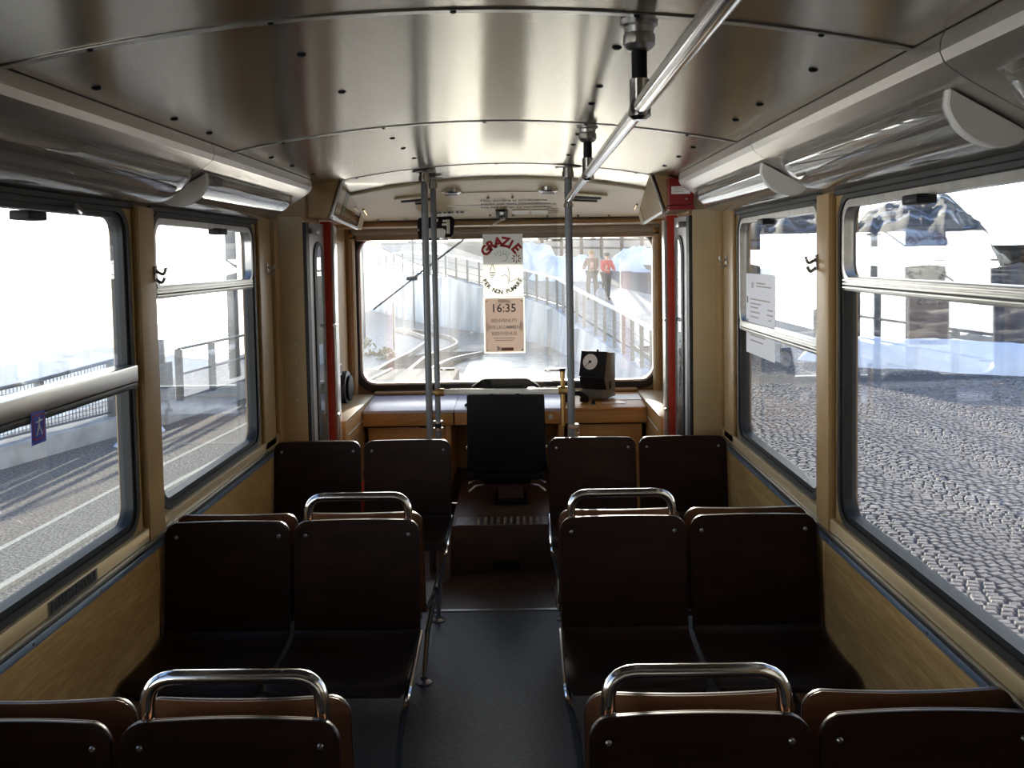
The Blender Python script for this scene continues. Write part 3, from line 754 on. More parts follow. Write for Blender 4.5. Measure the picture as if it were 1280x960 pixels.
# crossbar and acrylic screen behind the driver
cb = thing('cross_bar', 'horizontal pale grey bar behind the driver seat between the posts', 'bar', (.01, 5.44, .99))
MB().tube([(-.366, 5.44, .992), (.37, 5.44, .985)], .0165, 16).build('bar', M['white'], cb)
for x in (-.352, .352): MB().cyl((x, 5.44, .99), .022, .05, 'x', 14).build('end_clamp', M['brass'], cb)
for x in (-.055, .092): MB().box(x-.012, x+.012, 5.42, 5.46, .962, .978).build('clip', M['black'], cb, bevel=.004)
sc_ = thing('acrylic_screen', 'clear acrylic screen standing behind the driver seat between the grey posts', 'screen', (.02, 5.47, 1.0))
MB().box(-.29, .335, 5.467, 5.473, 1.005, 2.047).build('sheet', M['plexi'], sc_)
MB().box(-.29, .33, 5.463, 5.477, 2.047, 2.053).build('lit_top_edge', M['alu'], sc_)  # bright metal strip stands in for light caught on the sheet's edge
for x0, x1, z in ((-.348, -.265, 1.118), (.25, .336, 1.105), (-.348, -.265, 1.865), (.27, .36, 1.845)):
    MB().prism([( (x0+x1)/2+(x1-x0)/2*math.cos(2*PI*i/16), 5.47+.022*math.sin(2*PI*i/16)) for i in range(16)], 'z', z-.007, z+.007).build('clamp', M['alu'], sc_, bevel=.002, segs=1)

# notices on the screen
g = thing('thank_you_sheet', 'white sheet with red GRAZIE lettering stuck on the acrylic screen above the pink notice', 'sign', (.022, 5.46, 1.70))
MB().box(-.090, .138, 5.4645, 5.4655, 1.53, 1.885).build('sheet', M['sheet'], g)
cx, cz, R = .018, 1.735, .105
for i, chh in enumerate('GRAZIE'):
    a = math.radians((57, 34, 11, -11, -29, -50)[i]); 
    text('lettering', chh if chh != 'I' else 'i', .075, (cx-R*math.sin(a), 5.4635, cz+R*math.cos(a)*.98), M['ink_red'], g, rot=a, bold=.0035)
word = 'PER NON FUMARE'
for i, chh in enumerate(word):
    if chh == ' ': continue
    a = math.radians(-62+124*i/(len(word)-1)); 
    text('lettering', chh, .032, (cx+.115*math.sin(a), 5.4635, 1.68-.125*math.cos(a)), M['ink'], g, rot=a, bold=.0012)
fx, fz = .100, 1.745
mb = MB()
for k in range(8):
    a = 2*PI*k/8; c, s = math.cos(a), math.sin(a); L_ = .030; 
    pts = [(fx+c*u-s*v, 5.4638, fz+s*u+c*v) for u, v in ((.007, 0), (.02, .0045), (L_, 0), (.02, -.0045))]; mb.add(pts, [(0,1,2,3)])
mb.build('flower_petals', M['ink_brown'], g)
mb = MB()
for k in range(6):
    a = math.radians(40+20*k); mb.tube([(cx+.04*math.cos(a), 5.4638, 1.745+.03*math.sin(a)), (cx+.06*math.cos(a), 5.4638, 1.745+.05*math.sin(a))], .0012, 5)
mb.tube(smooth_path([(.0, 5.4638, 1.76), (.03, 5.4638, 1.775), (.05, 5.4638, 1.76), (.045, 5.4638, 1.735), (.02, 5.4638, 1.73)], .02), .0014, 5)
mb.build('green_strokes', M['ink_green'], g)
mb = MB()
mb.tube(smooth_path([(-.04, 5.4638, 1.715), (-.047, 5.4638, 1.69), (-.052, 5.4638, 1.675)], .01), .0016, 5)
mb.tube(smooth_path([(-.035, 5.4638, 1.715), (-.030, 5.4638, 1.695), (-.024, 5.4638, 1.68)], .01), .0016, 5)
for k in range(4): mb.tube([(-.056+.003*k, 5.4638, 1.668-.009*k), (-.02-.004*k, 5.4638, 1.668-.009*k)], .0018, 5)
mb.tube(smooth_path([(.05, 5.4638, 1.70), (.06, 5.4638, 1.655), (.055, 5.4638, 1.61), (.085, 5.4638, 1.622), (.115, 5.4638, 1.635)], .015), .0014, 5)
mb.tube(smooth_path([(.01, 5.4638, 1.645), (.035, 5.4638, 1.655), (.05, 5.4638, 1.64), (.052, 5.4638, 1.60)], .012), .0014, 5)
mb.build('pen_strokes', M['ink'], g)
n_ = thing('time_notice', 'pale pink notice reading 16:35 taped to the acrylic screen', 'sign', (.025, 5.46, 1.36))
MB().box(-.093, .143, 5.4640, 5.4652, 1.205, 1.528).build('border', M['sheet'], n_)
MB().box(-.084, .135, 5.4628, 5.4639, 1.214, 1.520).build('sheet', M['pink'], n_)
yy = 5.4622
text('lettering', '16:35', .066, (.022, yy, 1.462), M['ink'], n_, bold=.0006)
text('lettering', 'BENVENUTI', .028, (.024, yy, 1.392), M['ink_grey'], n_, bold=.0004)
text('lettering', 'WILLKOMMEN', .028, (.024, yy, 1.354), M['ink_grey'], n_, bold=.0004)
text('lettering', 'BIENVENUE', .028, (.024, yy, 1.318), M['ink_grey'], n_, bold=.0004)
mb = MB()
for z, w in ((1.292, .062), (1.280, .052)): mb.add([(.024-w, yy, z-.002), (.024+w, yy, z-.002), (.024+w, yy, z+.002), (.024-w, yy, z+.002)], [(0,1,2,3)])
mb.build('small_print', M['ink_grey'], n_)
for x0, x1, z0, z1 in ((-.01, .06, 1.494, 1.512), (-.080, -.062, 1.335, 1.385), (.112, .132, 1.335, 1.385)):
    MB().box(x0, x1, yy-.0008, yy, z0, z1).build('tape', M['pink'], n_)
MB().box(.005, .075, yy-.0006, yy, 1.220, 1.238).build('logo_bar', M['ink_brown'], n_)
for k in range(3): MB().box(-.018+.007*k, -.014+.007*k, yy-.0006, yy, 1.222, 1.248-.004*k).build('logo_stroke', M['ink'], n_)
for x in (-.074, .125):
    for z in (1.224, 1.505): MB().cyl((x, yy, z), .005, .002, 'y', 8).build('corner_dot', M['ink_grey'], n_)

# ---- control desk
dk = thing('control_desk', 'orange brown control desk under the windscreen with a pale top', 'desk', (0, 6.4, 0))
def desk_top(x0, x1, m, nm):
    MB().add([(x0,6.20,.748),(x1,6.20,.748),(x1,6.78,.78),(x0,6.78,.78),(x0,6.20,.768),(x1,6.20,.768),(x1,6.78,.802),(x0,6.78,.802)], [(0,3,2,1),(4,5,6,7),(0,1,5,4),(1,2,6,5),(2,3,7,6),(3,0,4,7)]).build(nm, m, dk, bevel=.004)
desk_top(-.925, -.33, M['desk'], 'desk_top'); desk_top(-.328, .38, M['desk'], 'desk_top'); desk_top(.382, .925, M['orange'], 'desk_top')
for x0, x1 in ((-.925, -.335), (-.325, .375), (.385, .925)): MB().box(x0, x1, 6.205, 6.24, .665, .747).build('fascia', M['orange'], dk, bevel=.004)
for x0, x1 in ((-.90, -.39), (.41, .90)):
    MB().box(x0, x1, 6.25, 6.28, .02, .650).build('lower_panel', M['orange'], dk, bevel=.006)
MB().box(-.925, .925, 6.242, 6.25, .652, .664).build('shadow_gap', M['dark'], dk)
MB().box(-.56, -.44, 6.244, 6.252, .645, .660).build('finger_slot', M['dark'], dk)
for x in (-.37, .37): MB().box(x-.018, x+.018, 6.23, 6.75, .27, .66).build('desk_leg', M['orange'], dk, bevel=.006)
MB().box(-.36, .36, 6.72, 6.75, .27, .70).build('knee_panel', M['orange'], dk)
MB().cyl((.30, 6.198, .712), .016, .02, 'y', 16).build('button', M['white'], dk, bevel=.003)
MB().box(-.925, .925, 6.70, 6.78, .802, .820).build('back_ledge', M['tan'], dk, bevel=.006)
for s in (-1, 1):
    x0, x1 = sorted((s*.93, s*1.098))
    sc2 = thing('side_console', ('left' if s < 0 else 'right')+' tan side console with a bright top edge beside the desk', 'console', (s*1.0, 6.2, 0))
    MB().box(x0, x1, 5.63, 6.74, 0, .785).build('body', M['orange'], sc2, bevel=.004)
    MB().box(x0-.004*(s > 0), x1+.004*(s < 0), 5.625, 6.74, .786, .803).build('top', M['tan_light'], sc2, bevel=.006)
    MB().box(*sorted((s*.926, s*.9295)), 5.70, 6.45, .70, .708).build('white_strip', M['white'], sc2)  # thin white strip along the inner face of the console
    MB().box(*sorted((s*.926, s*.9295)), 5.69, 6.19, .10, .66).build('side_panel', M['tan'], sc2, bevel=.001, segs=1)

# gauge box
def rotz(pts, c, a):
    ca, sa = math.cos(a), math.sin(a); return [(c[0]+(x-c[0])*ca-(y-c[1])*sa, c[1]+(x-c[0])*sa+(y-c[1])*ca, z) for x, y, z in pts]
gg = thing('speed_gauge', 'olive grey wedge shaped gauge box with a white dial on the desk', 'gauge', (.62, 6.46, .80))
gc = (.62, 6.46); ga = math.radians(-30)
def gpart(nm, poly, x0, x1, m, bev=.004):
    mb = MB(); mb.prism(poly, 'x', x0, x1); mb.v = rotz(mb.v, gc, ga); return mb.build(nm, m, gg, bevel=bev)
gpart('casing', [(6.395, .80), (6.56, .80), (6.56, 1.095), (6.43, 1.110), (6.385, .945), (6.415, .86), (6.395, .84)], .535, .715, M['offgrey'])
gpart('front_plate', [(6.428, 1.112), (6.383, .944), (6.377, .946), (6.421, 1.114)], .530, .720, M['black'], .002)
gpart('lower_plate', [(6.381, .942), (6.413, .862), (6.409, .858), (6.374, .94)], .533, .717, M['black'], .002)
def gface(x, t, o):     # point on sloping front plate
    a = Vector((6.3775, .946)); b = Vector((6.4225, 1.113)); d = (b-a).normalized(); n = Vector((-d.y, d.x)); p = a+d*t+n*o
    return rotz([(x, p.x, p.y)], gc, ga)[0]
def gdisc(nm, r, o, m, cx_=.605, ct=.10):
    n = 28; vs = [gface(cx_+r*math.cos(2*PI*i/n), ct+r*math.sin(2*PI*i/n), oo) for oo in (0, o) for i in range(n)]
    MB().add(vs, [tuple(range(n))[::-1], tuple(range(n, 2*n))]+[(i, (i+1) % n, n+(i+1) % n, n+i) for i in range(n)]).build(nm, m, gg)
gdisc('dial_rim', .058, .004, M['black']); gdisc('dial', .053, .0055, M['dial']); gdisc('hub', .010, .009, M['black'])
def gbar(nm, x0, t0, x1, t1, w, o, m):
    d = Vector((x1-x0, t1-t0)).normalized(); n = Vector((-d.y, d.x))*w
    q = [(x0+n.x, t0+n.y), (x1+n.x*.3, t1+n.y*.3), (x1-n.x*.3, t1-n.y*.3), (x0-n.x, t0-n.y)]
    MB().add([gface(a, b, oo) for oo in (o, o+.001) for a, b in q], [(0,1,2,3),(7,6,5,4),(0,4,5,1),(1,5,6,2),(2,6,7,3),(3,7,4,0)]).build(nm, m, gg)
gbar('needle', .605, .10, .572, .066, .003, .0075, M['black'])
for k in range(9):
    a = math.radians(-40+260*k/8); c, s = math.cos(a), math.sin(a)
    gbar('dial_mark', .605+.046*c, .10+.046*s, .605+.040*c, .10+.040*s, .0012, .0056, M['ink'])
MB().lathe((.632, 6.47, 1.106), [(.008, 0), (.008, .01), (.005, .016)], seg=10).build('top_knob', M['black'], gg)
gpart('side_catch', [(6.46, .86), (6.49, .86), (6.49, .91), (6.46, .91)], .714, .719, M['black'], .001)
# black handset and small items on the desk
hs = thing('handset', 'black handset lying on the desk in front of the gauge box', 'phone', (.52, 6.36, .79))
MB().tube(smooth_path([(.40, 6.36, .825), (.44, 6.36, .842), (.50, 6.35, .842), (.535, 6.35, .812)], .02), [.02]*2+[.016]*14+[.022]*2 if False else .017, 12).build('grip', M['black'], hs)
MB().lathe((.405, 6.36, .785), [(.03, 0), (.032, .02), (.022, .04)], seg=16).build('earpiece', M['black'], hs)
MB().lathe((.53, 6.35, .785), [(.03, 0), (.032, .02), (.022, .04)], seg=16).build('mouthpiece', M['black'], hs)
kn = thing('desk_knob', 'small dark knob on the desk below the gauge box', 'knob', (.585, 6.28, .772)); MB().lathe((.585, 6.28, .772), [(.014, 0), (.014, .01), (.011, .03), (.005, .034)], seg=14).build('knob', M['black'], kn)
MB().lathe((.585, 6.28, .772), [(.02, 0), (.02, .006), (.015, .008)], seg=14).build('collar', M['steel'], kn)
def flatpaper(x0, x1, y0, y1, label):
    zf = lambda y: .768+(y-6.2)*.0586+.0015
    o = MB().add([(x0,y0,zf(y0)),(x1,y0,zf(y0)),(x1,y1,zf(y1)),(x0,y1,zf(y1)),(x0,y0,zf(y0)+.002),(x1,y0,zf(y0)+.002),(x1,y1,zf(y1)+.002),(x0,y1,zf(y1)+.002)], [(0,3,2,1),(4,5,6,7),(0,1,5,4),(1,2,6,5),(2,3,7,6),(3,0,4,7)]).build('paper_sheet', M['white'])
    tag(o, label, 'paper')
flatpaper(.645, .80, 6.30, 6.35, 'long narrow white paper strip on the right part of the desk')
flatpaper(.70, .92, 6.42, 6.60, 'white paper sheet on the desk beside the right console')
lv = thing('control_lever', 'black control lever on the pale desk top left of the driver seat', 'lever', (-.22, 6.28, .77))
MB().tube([(-.24, 6.28, .782), (-.24, 6.27, .845), (-.20, 6.25, .85)], .010, 10).build('arm', M['black'], lv)
MB().lathe((-.24, 6.28, .778), [(.025, 0), (.022, .015), (.012, .02)], seg=14).build('base', M['black'], lv)
# key chain at the right post
kc = thing('key_chain', 'little bead chain with a brass tag hanging beside the right post', 'chain', (.43, 5.25, .80))
for k in range(7): MB().lathe((.425+.002*(k % 2), 5.245, .795-.018*k), [(.001,-.006),(.006,-.003),(.006,.003),(.001,.006)], seg=8).build('bead', M['chrome'], kc)
MB().box(.414, .440, 5.24, 5.25, .60, .672).build('tag', M['brass'], kc, bevel=.004)

# ---- driver's seat
ds = thing('driver_chair', 'black upholstered driver seat on a pedestal seen from behind', 'chair', (.02, 5.75, .27))
def cushion(nm, poly, axis, a, b, m, bev, prt=ds):
    return MB().prism(poly, axis, a, b).build(nm, m, prt, bevel=bev, segs=4, ang=60)
cushion('backrest', [(-.205,.555),(-.16,.49),(.20,.49),(.247,.555),(.243,.90),(.225,.985),(.15,1.035),(-.11,1.035),(-.185,.985),(-.20,.90)], 'y', 5.64, 5.74, M['dark_cloth'], .022)
cushion('back_shell', [(-.212,.545),(-.168,.478),(.208,.478),(.254,.545),(.250,.93),(.236,.965),(-.196,.965),(-.208,.93)], 'y', 5.61, 5.65, M['black'], .012)
cushion('seat_cushion', [(-.22, .46), (.26, .46), (.26, .575), (-.22, .575)], 'y', 5.70, 6.12, M['dark_cloth'], .03)
MB().box(-.12, .16, 5.68, 6.05, .395, .46).build('suspension_box', M['black'], ds, bevel=.008)
MB().box(-.20, .24, 5.62, 6.10, .44, .475).build('seat_tray', M['black'], ds, bevel=.006)
MB().box(-.035, .115, 5.72, 5.90, .272, .40).build('pedestal', M['brown'], ds, bevel=.008)
MB().box(-.06, .14, 5.69, 5.93, .270, .300).build('pedestal_foot', M['black'], ds, bevel=.006)
for s, x in ((-1, -.10), (1, .14)):
    for k in range(2):
        MB().tube([(x, 5.72, .42-.03*k), (x+s*.07, 5.68, .425-.035*k), (x+s*.11, 5.66, .41-.05*k)], .007, 8).build('adjust_lever', M['steel'], ds)
for x in (-.215, .258): MB().cyl((x, 5.66, .62), .012, .012, 'x', 12).build('hinge_bolt', M['steel'], ds)
# red thing glimpsed between the furthest left seats
# ---- rear view mirror
rm = thing('driver_mirror', 'black framed interior mirror hanging left of the acrylic screen', 'mirror', (-.42, 6.15, 1.95))
MB().prism([(-.53,1.885),(-.50,1.868),(-.34,1.868),(-.305,1.90),(-.295,2.0),(-.315,2.022),(-.52,2.015),(-.535,1.99)], 'y', 6.14, 6.19).build('housing', M['black'], rm, bevel=.008)
MB().prism([(-.505,1.885),(-.36,1.885),(-.35,1.93),(-.37,1.945),(-.50,1.945)], 'y', 6.135, 6.139).build('mirror_glass', M['cove'], rm, bevel=.001, segs=1)
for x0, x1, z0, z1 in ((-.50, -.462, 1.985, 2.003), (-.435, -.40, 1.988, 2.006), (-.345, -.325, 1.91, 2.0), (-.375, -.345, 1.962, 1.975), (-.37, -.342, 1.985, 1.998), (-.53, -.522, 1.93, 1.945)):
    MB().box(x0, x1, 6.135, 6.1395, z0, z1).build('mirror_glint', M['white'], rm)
MB().tube([(-.42, 6.17, 2.01), (-.42, 6.22, 2.06)], .01, 8).build('arm', M['black'], rm)
# header lamps, ticket device
for x, lb in ((-.285, 'left of the two round chrome cab lamps on the cream header'), (.295, 'right of the two round chrome cab lamps on the cream header')):
    c = hp(x, .26, .0)
    t = thing('cab_lamp', lb, 'lamp', tuple(c), 'round chrome cab lamps on the header')
    MB().lathe(tuple(c), [(.062, .02), (.062, -.004), (.055, -.012), (.04, -.016)], seg=26).build('rim', M['chrome'], t)
    MB().lathe((c.x, c.y, c.z-.016), [(.042, 0), (.036, -.010), (.016, -.017), (.001, -.018)], seg=22).build('lens', M['capwhite'], t)
hk = thing('header_latch', 'small steel latch device on the header over the screen with a dangling pale strap', 'latch', tuple(hp(.01, .78)))
on_header('plate', -.030, .045, .72, .92, .004, .012, M['black'], .002, hk)
on_header('bolt_plate', -.005, .02, .72, .80, .012, .018, M['steel'], .002, hk)
c = hp(.012, .86, .022); MB().lathe(tuple(c), [(.016, .012), (.018, 0), (.012, -.012)], axis='y', seg=16).build('barrel', M['steel'], hk)
MB().tube([tuple(hp(.0, .9, .025)), (-.065, 6.20, 1.96)], .006, 8).build('strap', M['white'], hk)

# ---- red cabinet, hooks, phone, stickers
rc = thing('red_cabinet', 'dark red emergency cabinet with a white label at upper right by the door', 'cabinet', (.985, 5.17, 2.07))
MB().box(.918, 1.05, 5.13, 5.218, 2.015, 2.158).build('body', M['redbox'], rc, bevel=.006)
MB().box(.916, 1.052, 5.125, 5.218, 1.988, 2.012).build('bottom_lip', M['redbox'], rc, bevel=.004)
lb = MB().box(.930, 1.030, 5.127, 5.131, 2.072, 2.112).build('label', M['white'], rc)
for k, w in enumerate((.06, .07, .05)): MB().box(.945, .945+w, 5.1262, 5.1268, 2.102-.010*k, 2.105-.010*k).build('label_line', M['ink_grey'], lb)
MB().cyl((1.01, 5.127, 2.045), .006, .006, 'y', 10).build('lock', M['steel'], rc)
def hook(s, y, z, label, facing):
    X = s*(1.172 if facing else 1.18)
    t = thing('coat_hook', label, 'hook', (X, y, z), 'double coat hooks on the pillars')
    MB().box(*sorted((X, X-s*.006)), y-.014, y+.014, z-.028, z+.028).build('plate', M['steel'], t, bevel=.004)
    MB().tube(smooth_path([(X-s*.004, y, z+.01), (X-s*.032, y, z-.006), (X-s*.040, y, z+.022)], .02), .006, 8).build('prong', M['steel'], t)
    MB().tube(smooth_path([(X-s*.004, y, z-.02), (X-s*.024, y, z-.036), (X-s*.034, y, z-.014)], .015), .006, 8).build('prong', M['steel'], t)
hook(-1, 3.40, 1.715, 'coat hook on the left pillar between the two windows', 1)
hook(-1, 4.93, 1.715, 'coat hook on the left tan pillar before the door', 0)
hook(1, 3.40, 1.715, 'coat hook on the right pillar between the two windows', 1)
hook(1, 4.93, 1.715, 'coat hook on the right tan pillar before the door', 0)
ph = thing('wall_phone', 'dark blue oval intercom phone on the left corner pillar above the console', 'phone', (-1.06, 6.40, .88))
def ell(nm, k, x0, x1, m, cy=6.40, cz=.895, bev=.006):
    return MB().prism([(cy+.13*k*math.cos(2*PI*i/24), cz+.115*k*math.sin(2*PI*i/24)) for i in range(24)], 'x', x0, x1).build(nm, m, ph, bevel=bev)
ell('cradle', 1.0, -1.10, -1.05, mat('navy_plastic', (.012,.02,.05), .35))
ell('handset_pad', .74, -1.05, -1.03, M['black'])
for k in range(7):
    a = PI*(.25+.5*k/6)-PI/2; MB().cyl((-1.046, 6.40+.07*math.cos(a), .895+.095*math.sin(a)), .008, .012, 'x', 8).build('key', M['steel'], ph)
sw = thing('switch_plate', 'small white switch plate above the dark blue intercom', 'switch', (-1.09, 6.3, 1.03))
MB().box(-1.10, -1.07, 6.20, 6.29, 1.0, 1.075).build('plate', M['white'], sw, bevel=.004)
for k in range(2): MB().box(-1.07, -1.066, 6.215+.035*k, 6.237+.035*k, 1.01, 1.065).build('rocker', M['ink_grey'], sw)
# timetable on the right window, sticker on the left
tt = thing('timetable_sheet', 'white printed timetable sheet stuck inside the small right window', 'notice', (1.226, 4.40, 1.45))
MB().box(1.2165, 1.2175, 4.14, 4.665, 1.275, 1.655).build('sheet', M['paper'], tt)
def onright(nm, y0, y1, z0, z1, m): MB().box(1.2156, 1.2163, y0, y1, z0, z1).build(nm, m, tt)
for k in range(3): onright('logo_stroke', 4.545-.014*k, 4.552-.014*k, 1.588, 1.615, M['ink_grey'])
for y0, y1, z in ((4.30, 4.46, 1.612), (4.20, 4.46, 1.598), (4.22, 4.58, 1.535), (4.38, 4.58, 1.515), (4.17, 4.26, 1.497), (4.43, 4.58, 1.497), (4.17, 4.27, 1.475), (4.40, 4.58, 1.475), (4.20, 4.24, 1.452), (4.42, 4.58, 1.452), (4.30, 4.58, 1.42), (4.42, 4.58, 1.398), (4.30, 4.58, 1.365), (4.34, 4.58, 1.34)):
    onright('print_line', y0, y1, z-.003, z+.003, M['ink_grey'])
onright('pictogram', 4.625, 4.648, 1.515, 1.545, M['ink'])
onright('pictogram', 4.625, 4.648, 1.425, 1.435, M['ink'])
st = thing('blue_sticker', 'dark blue sticker with a pale figure under the sash bar of the left window', 'sticker', (-1.168, 2.54, 1.33))
MB().box(-1.1715, -1.1695, 2.50, 2.575, 1.275, 1.362).build('sheet', M['blue'], st)
for a in ((2.508, 2.511, 1.287, 1.354), (2.564, 2.567, 1.287, 1.354), (2.508, 2.567, 1.351, 1.354), (2.508, 2.567, 1.287, 1.290)):
    MB().box(-1.1694, -1.1688, *a).build('red_border', M['ink_red'], st)
MB().tube([(-1.169, 2.540, 1.346), (-1.169, 2.538, 1.326), (-1.169, 2.525, 1.298)], .0022, 6).build('figure', M['white'], st)
MB().tube([(-1.169, 2.538, 1.326), (-1.169, 2.553, 1.298)], .0022, 6).build('figure', M['white'], st)
MB().tube([(-1.169, 2.523, 1.333), (-1.169, 2.555, 1.337)], .0020, 6).build('figure', M['white'], st)
# fire extinguisher behind the furthest left seats
fe = thing('fire_extinguisher', 'red cylinder glimpsed in the gap between the two furthest left seats', 'extinguisher', (-.715, 5.06, 0))
MB().lathe((-.715, 5.07, 0), [(.05, 0), (.055, .01), (.055, .50), (.045, .55), (.02, .575), (.02, .60)], seg=20).build('cylinder', M['red'], fe)
MB().box(-.735, -.695, 5.05, 5.09, .60, .63).build('valve', M['black'], fe, bevel=.004)
# windscreen wiper outside
wp = thing('windscreen_wiper', 'black wiper lying diagonally across the left of the windscreen outside', 'wiper', (-.75, 6.88, 1.6))
MB().tube([(-.945, 6.885, 1.395), (-.36, 6.885, 1.83)], .006, 8).build('blade', M['black'], wp)
MB().tube([(-.66, 6.895, 1.612), (-.20, 6.90, 1.95)], .007, 8).build('arm', M['black'], wp)
MB().box(-.70, -.62, 6.875, 6.90, 1.60, 1.63).build('joint', M['black'], wp, bevel=.004)

# ================================================================== OUTSIDE
GZ = -1.0
M.update(
    asphalt=mat('asphalt', (.24,.20,.16), .85, var=.55, scale=26, lo=.38, hi=.62, bump=.8, bscale=120, detail=12),
    gravel=mat('gritty_asphalt', (.24,.22,.185), .9, var=.65, scale=34, lo=.38, hi=.62, bump=.8, bscale=120, detail=12),
    line=mat('worn_yellow_line', (.62,.56,.42), .7, var=.2, scale=30),
    concrete=mat('concrete', (.42,.41,.38), .85, var=.18, scale=3, bump=.3, bscale=40, detail=8),
    wallcon=mat('retaining_wall_concrete', (.40,.44,.48), .85, var=.28, scale=1.2, stretch=(1,1,.25), bump=.3, bscale=14, detail=8),  # blue of the sky-lit shade put into the concrete colour
    fencem=mat('galvanised_fence', (.16,.165,.17), .5, .6),
    stone=mat('granite_sett', (.31,.28,.26), .8, spec=.3, var=.38, scale=7, bump=.5, bscale=60, detail=6),
    joint=mat('sandy_joint', (.13,.12,.115), .95, var=.3, scale=40),
    snow=mat('snow', (.86,.88,.92), .7, var=.05, scale=3, bump=.5, bscale=6, detail=8),
    earth=mat('brown_earth', (.10,.075,.06), .95, var=.5, scale=1.6, bump=.6, bscale=8, detail=10),
    path=mat('sandy_path', (.50,.44,.36), .85, var=.12, scale=2),
    ballast=mat('track_ballast', (.24,.215,.19), .45, spec=.8, var=.55, scale=9, bump=1.0, bscale=18, detail=10),
    rail=mat('worn_rail_steel', (.55,.50,.45), .22, 1),
    forest=mat('wooded_hillside', (.035,.04,.045), .95, col2=(.50,.55,.62), scale=.16, lo=.50, hi=.74, detail=12, bump=.8, bscale=.5),
    farhill=mat('haze_pale_far_hills', (.42,.48,.50), .95, var=.10, scale=.004, detail=8),  # valley haze put into the pale base colour
    whiterail=mat('white_painted_rail', (.75,.74,.72), .4),
    bush=mat('dry_bush', (.42,.36,.20), .9, var=.4, scale=8),
    skin=mat('skin', (.55,.33,.24), .5), jacket1=mat('brown_jacket', (.22,.14,.10), .8, var=.15, scale=20), jacket2=mat('red_jacket', (.55,.06,.05), .7, var=.1, scale=20),
    trousers=mat('dark_trousers', (.03,.033,.045), .8), hair1=mat('fair_hair', (.35,.24,.12), .6), hair2=mat('dark_hair', (.04,.03,.025), .6), bag=mat('grey_bag', (.35,.36,.38), .7),
)
# ---- left: platform, kerb wall, fence
KERB = [(-8.6, 7.0), (-7.75, 10.0), (-6.94, 13.0), (-6.32, 15.56), (-5.98, 16.4), (-5.46, 19.8), (-4.95, 24.0)]
pl = struct_root('floor_1', 'grey asphalt platform left of the car')
E_A = [(-5.45, -4), (-5.2, 4), (-5.0, 9.46), (-4.9, 12.2), (-4.82, 13.2), (-4.6, 16.75), (-4.3, 21), (-4.1, 24)]
E_B = [(-4.7, -4), (-4.5, 4), (-4.33, 8.75), (-4.25, 11.66), (-4.0, 14.7), (-3.75, 18), (-3.4, 22), (-3.2, 24)]
def ribbon(mb, pa, pb, z0, z1):
    n = len(pa)
    vs = [(x, y, z) for p, q in zip(pa, pb) for (x, y), z in ((p, z0), (q, z0), (q, z1), (p, z1))]
    fs = [(i*4+k, i*4+(k+1) % 4, (i+1)*4+(k+1) % 4, (i+1)*4+k) for i in range(n-1) for k in range(4)]
    return mb.add(vs, fs+[(0,1,2,3), (n*4-4, n*4-1, n*4-2, n*4-3)])
def resample(poly, y):
    for (x0, y0), (x1, y1) in zip(poly[:-1], poly[1:]):
        if y0 <= y <= y1: return x0+(x1-x0)*(y-y0)/(y1-y0)
    return poly[0][0] if y < poly[0][1] else poly[-1][0]
ys = [-4+.7*i for i in range(41)]
off = lambda P_, d: [(resample(P_, y)+d, y) for y in ys]
ribbon(MB(), [(resample([(-9.6, -4)]+KERB, y)-.6, y) for y in ys], off(E_A, 0), GZ-.3, GZ).build('asphalt', M['asphalt'], pl)
ribbon(MB(), off(E_A, .002), off(E_B, 0), GZ-.3, GZ-.002).build('tactile_strip', M['gravel'], pl)
ribbon(MB(), off(E_B, .002), [(-1.5, y) for y in ys], GZ-.3, GZ-.004).build('gritty_verge', M['gravel'], pl)
ribbon(MB(), off(E_A, -.035), off(E_A, .035), GZ-.01, GZ+.004).build('edge_line', M['line'], pl)
ribbon(MB(), off(E_B, -.04), off(E_B, .04), GZ-.01, GZ+.035).build('edge_stone', M['line'], pl)
kw = struct_root('wall_1', 'low concrete kerb wall under the fence')
def kerb_part(nm, pts, w, z0, z1): 
    ribbon(MB(), [(x-w, y) for x, y in pts], pts, z0, z1).build(nm, M['concrete'], kw, bevel=.02, segs=1)
kerb_part('kerb', KERB[:5], .55, GZ-1.2, GZ+.30); kerb_part('kerb', KERB[4:], .55, GZ-1.2, GZ+.33)
MB().box(-6.22, -5.98, 16.25, 16.65, GZ-.3, GZ+.62).build('pier', M['concrete'], kw, bevel=.02)
# snow scraps along the kerb
for i, (x, y, s_) in enumerate(((-6.02, 14.6, .22), (-5.86, 15.5, .13), (-5.15, 18.6, .26))):
    mb = MB(); random.seed(i)
    mb.grid(lambda u, v: (x+s_*.5*math.cos(2*PI*u)*math.sin(PI/2*v)*(1+.7*mnoise.noise((math.cos(2*PI*u)*2, math.sin(2*PI*u)*2, i*3.3))), y+s_*1.5*math.sin(2*PI*u)*math.sin(PI/2*v)*(1+.7*mnoise.noise((math.cos(2*PI*u)*2, math.sin(2*PI*u)*2, i*3.3+9))), GZ+.10*math.cos(PI/2*v)*(.7+.6*mnoise.noise((u*6, v*4, i)))), 30, 8)
    o = mb.build('snow_scrap', M['snow']); tag(o, 'small scrap of snow on the asphalt at the kerb, %s' % ('nearest the left window edge', 'beside the biggest scrap', 'further along behind the pillar')[i], 'snow')
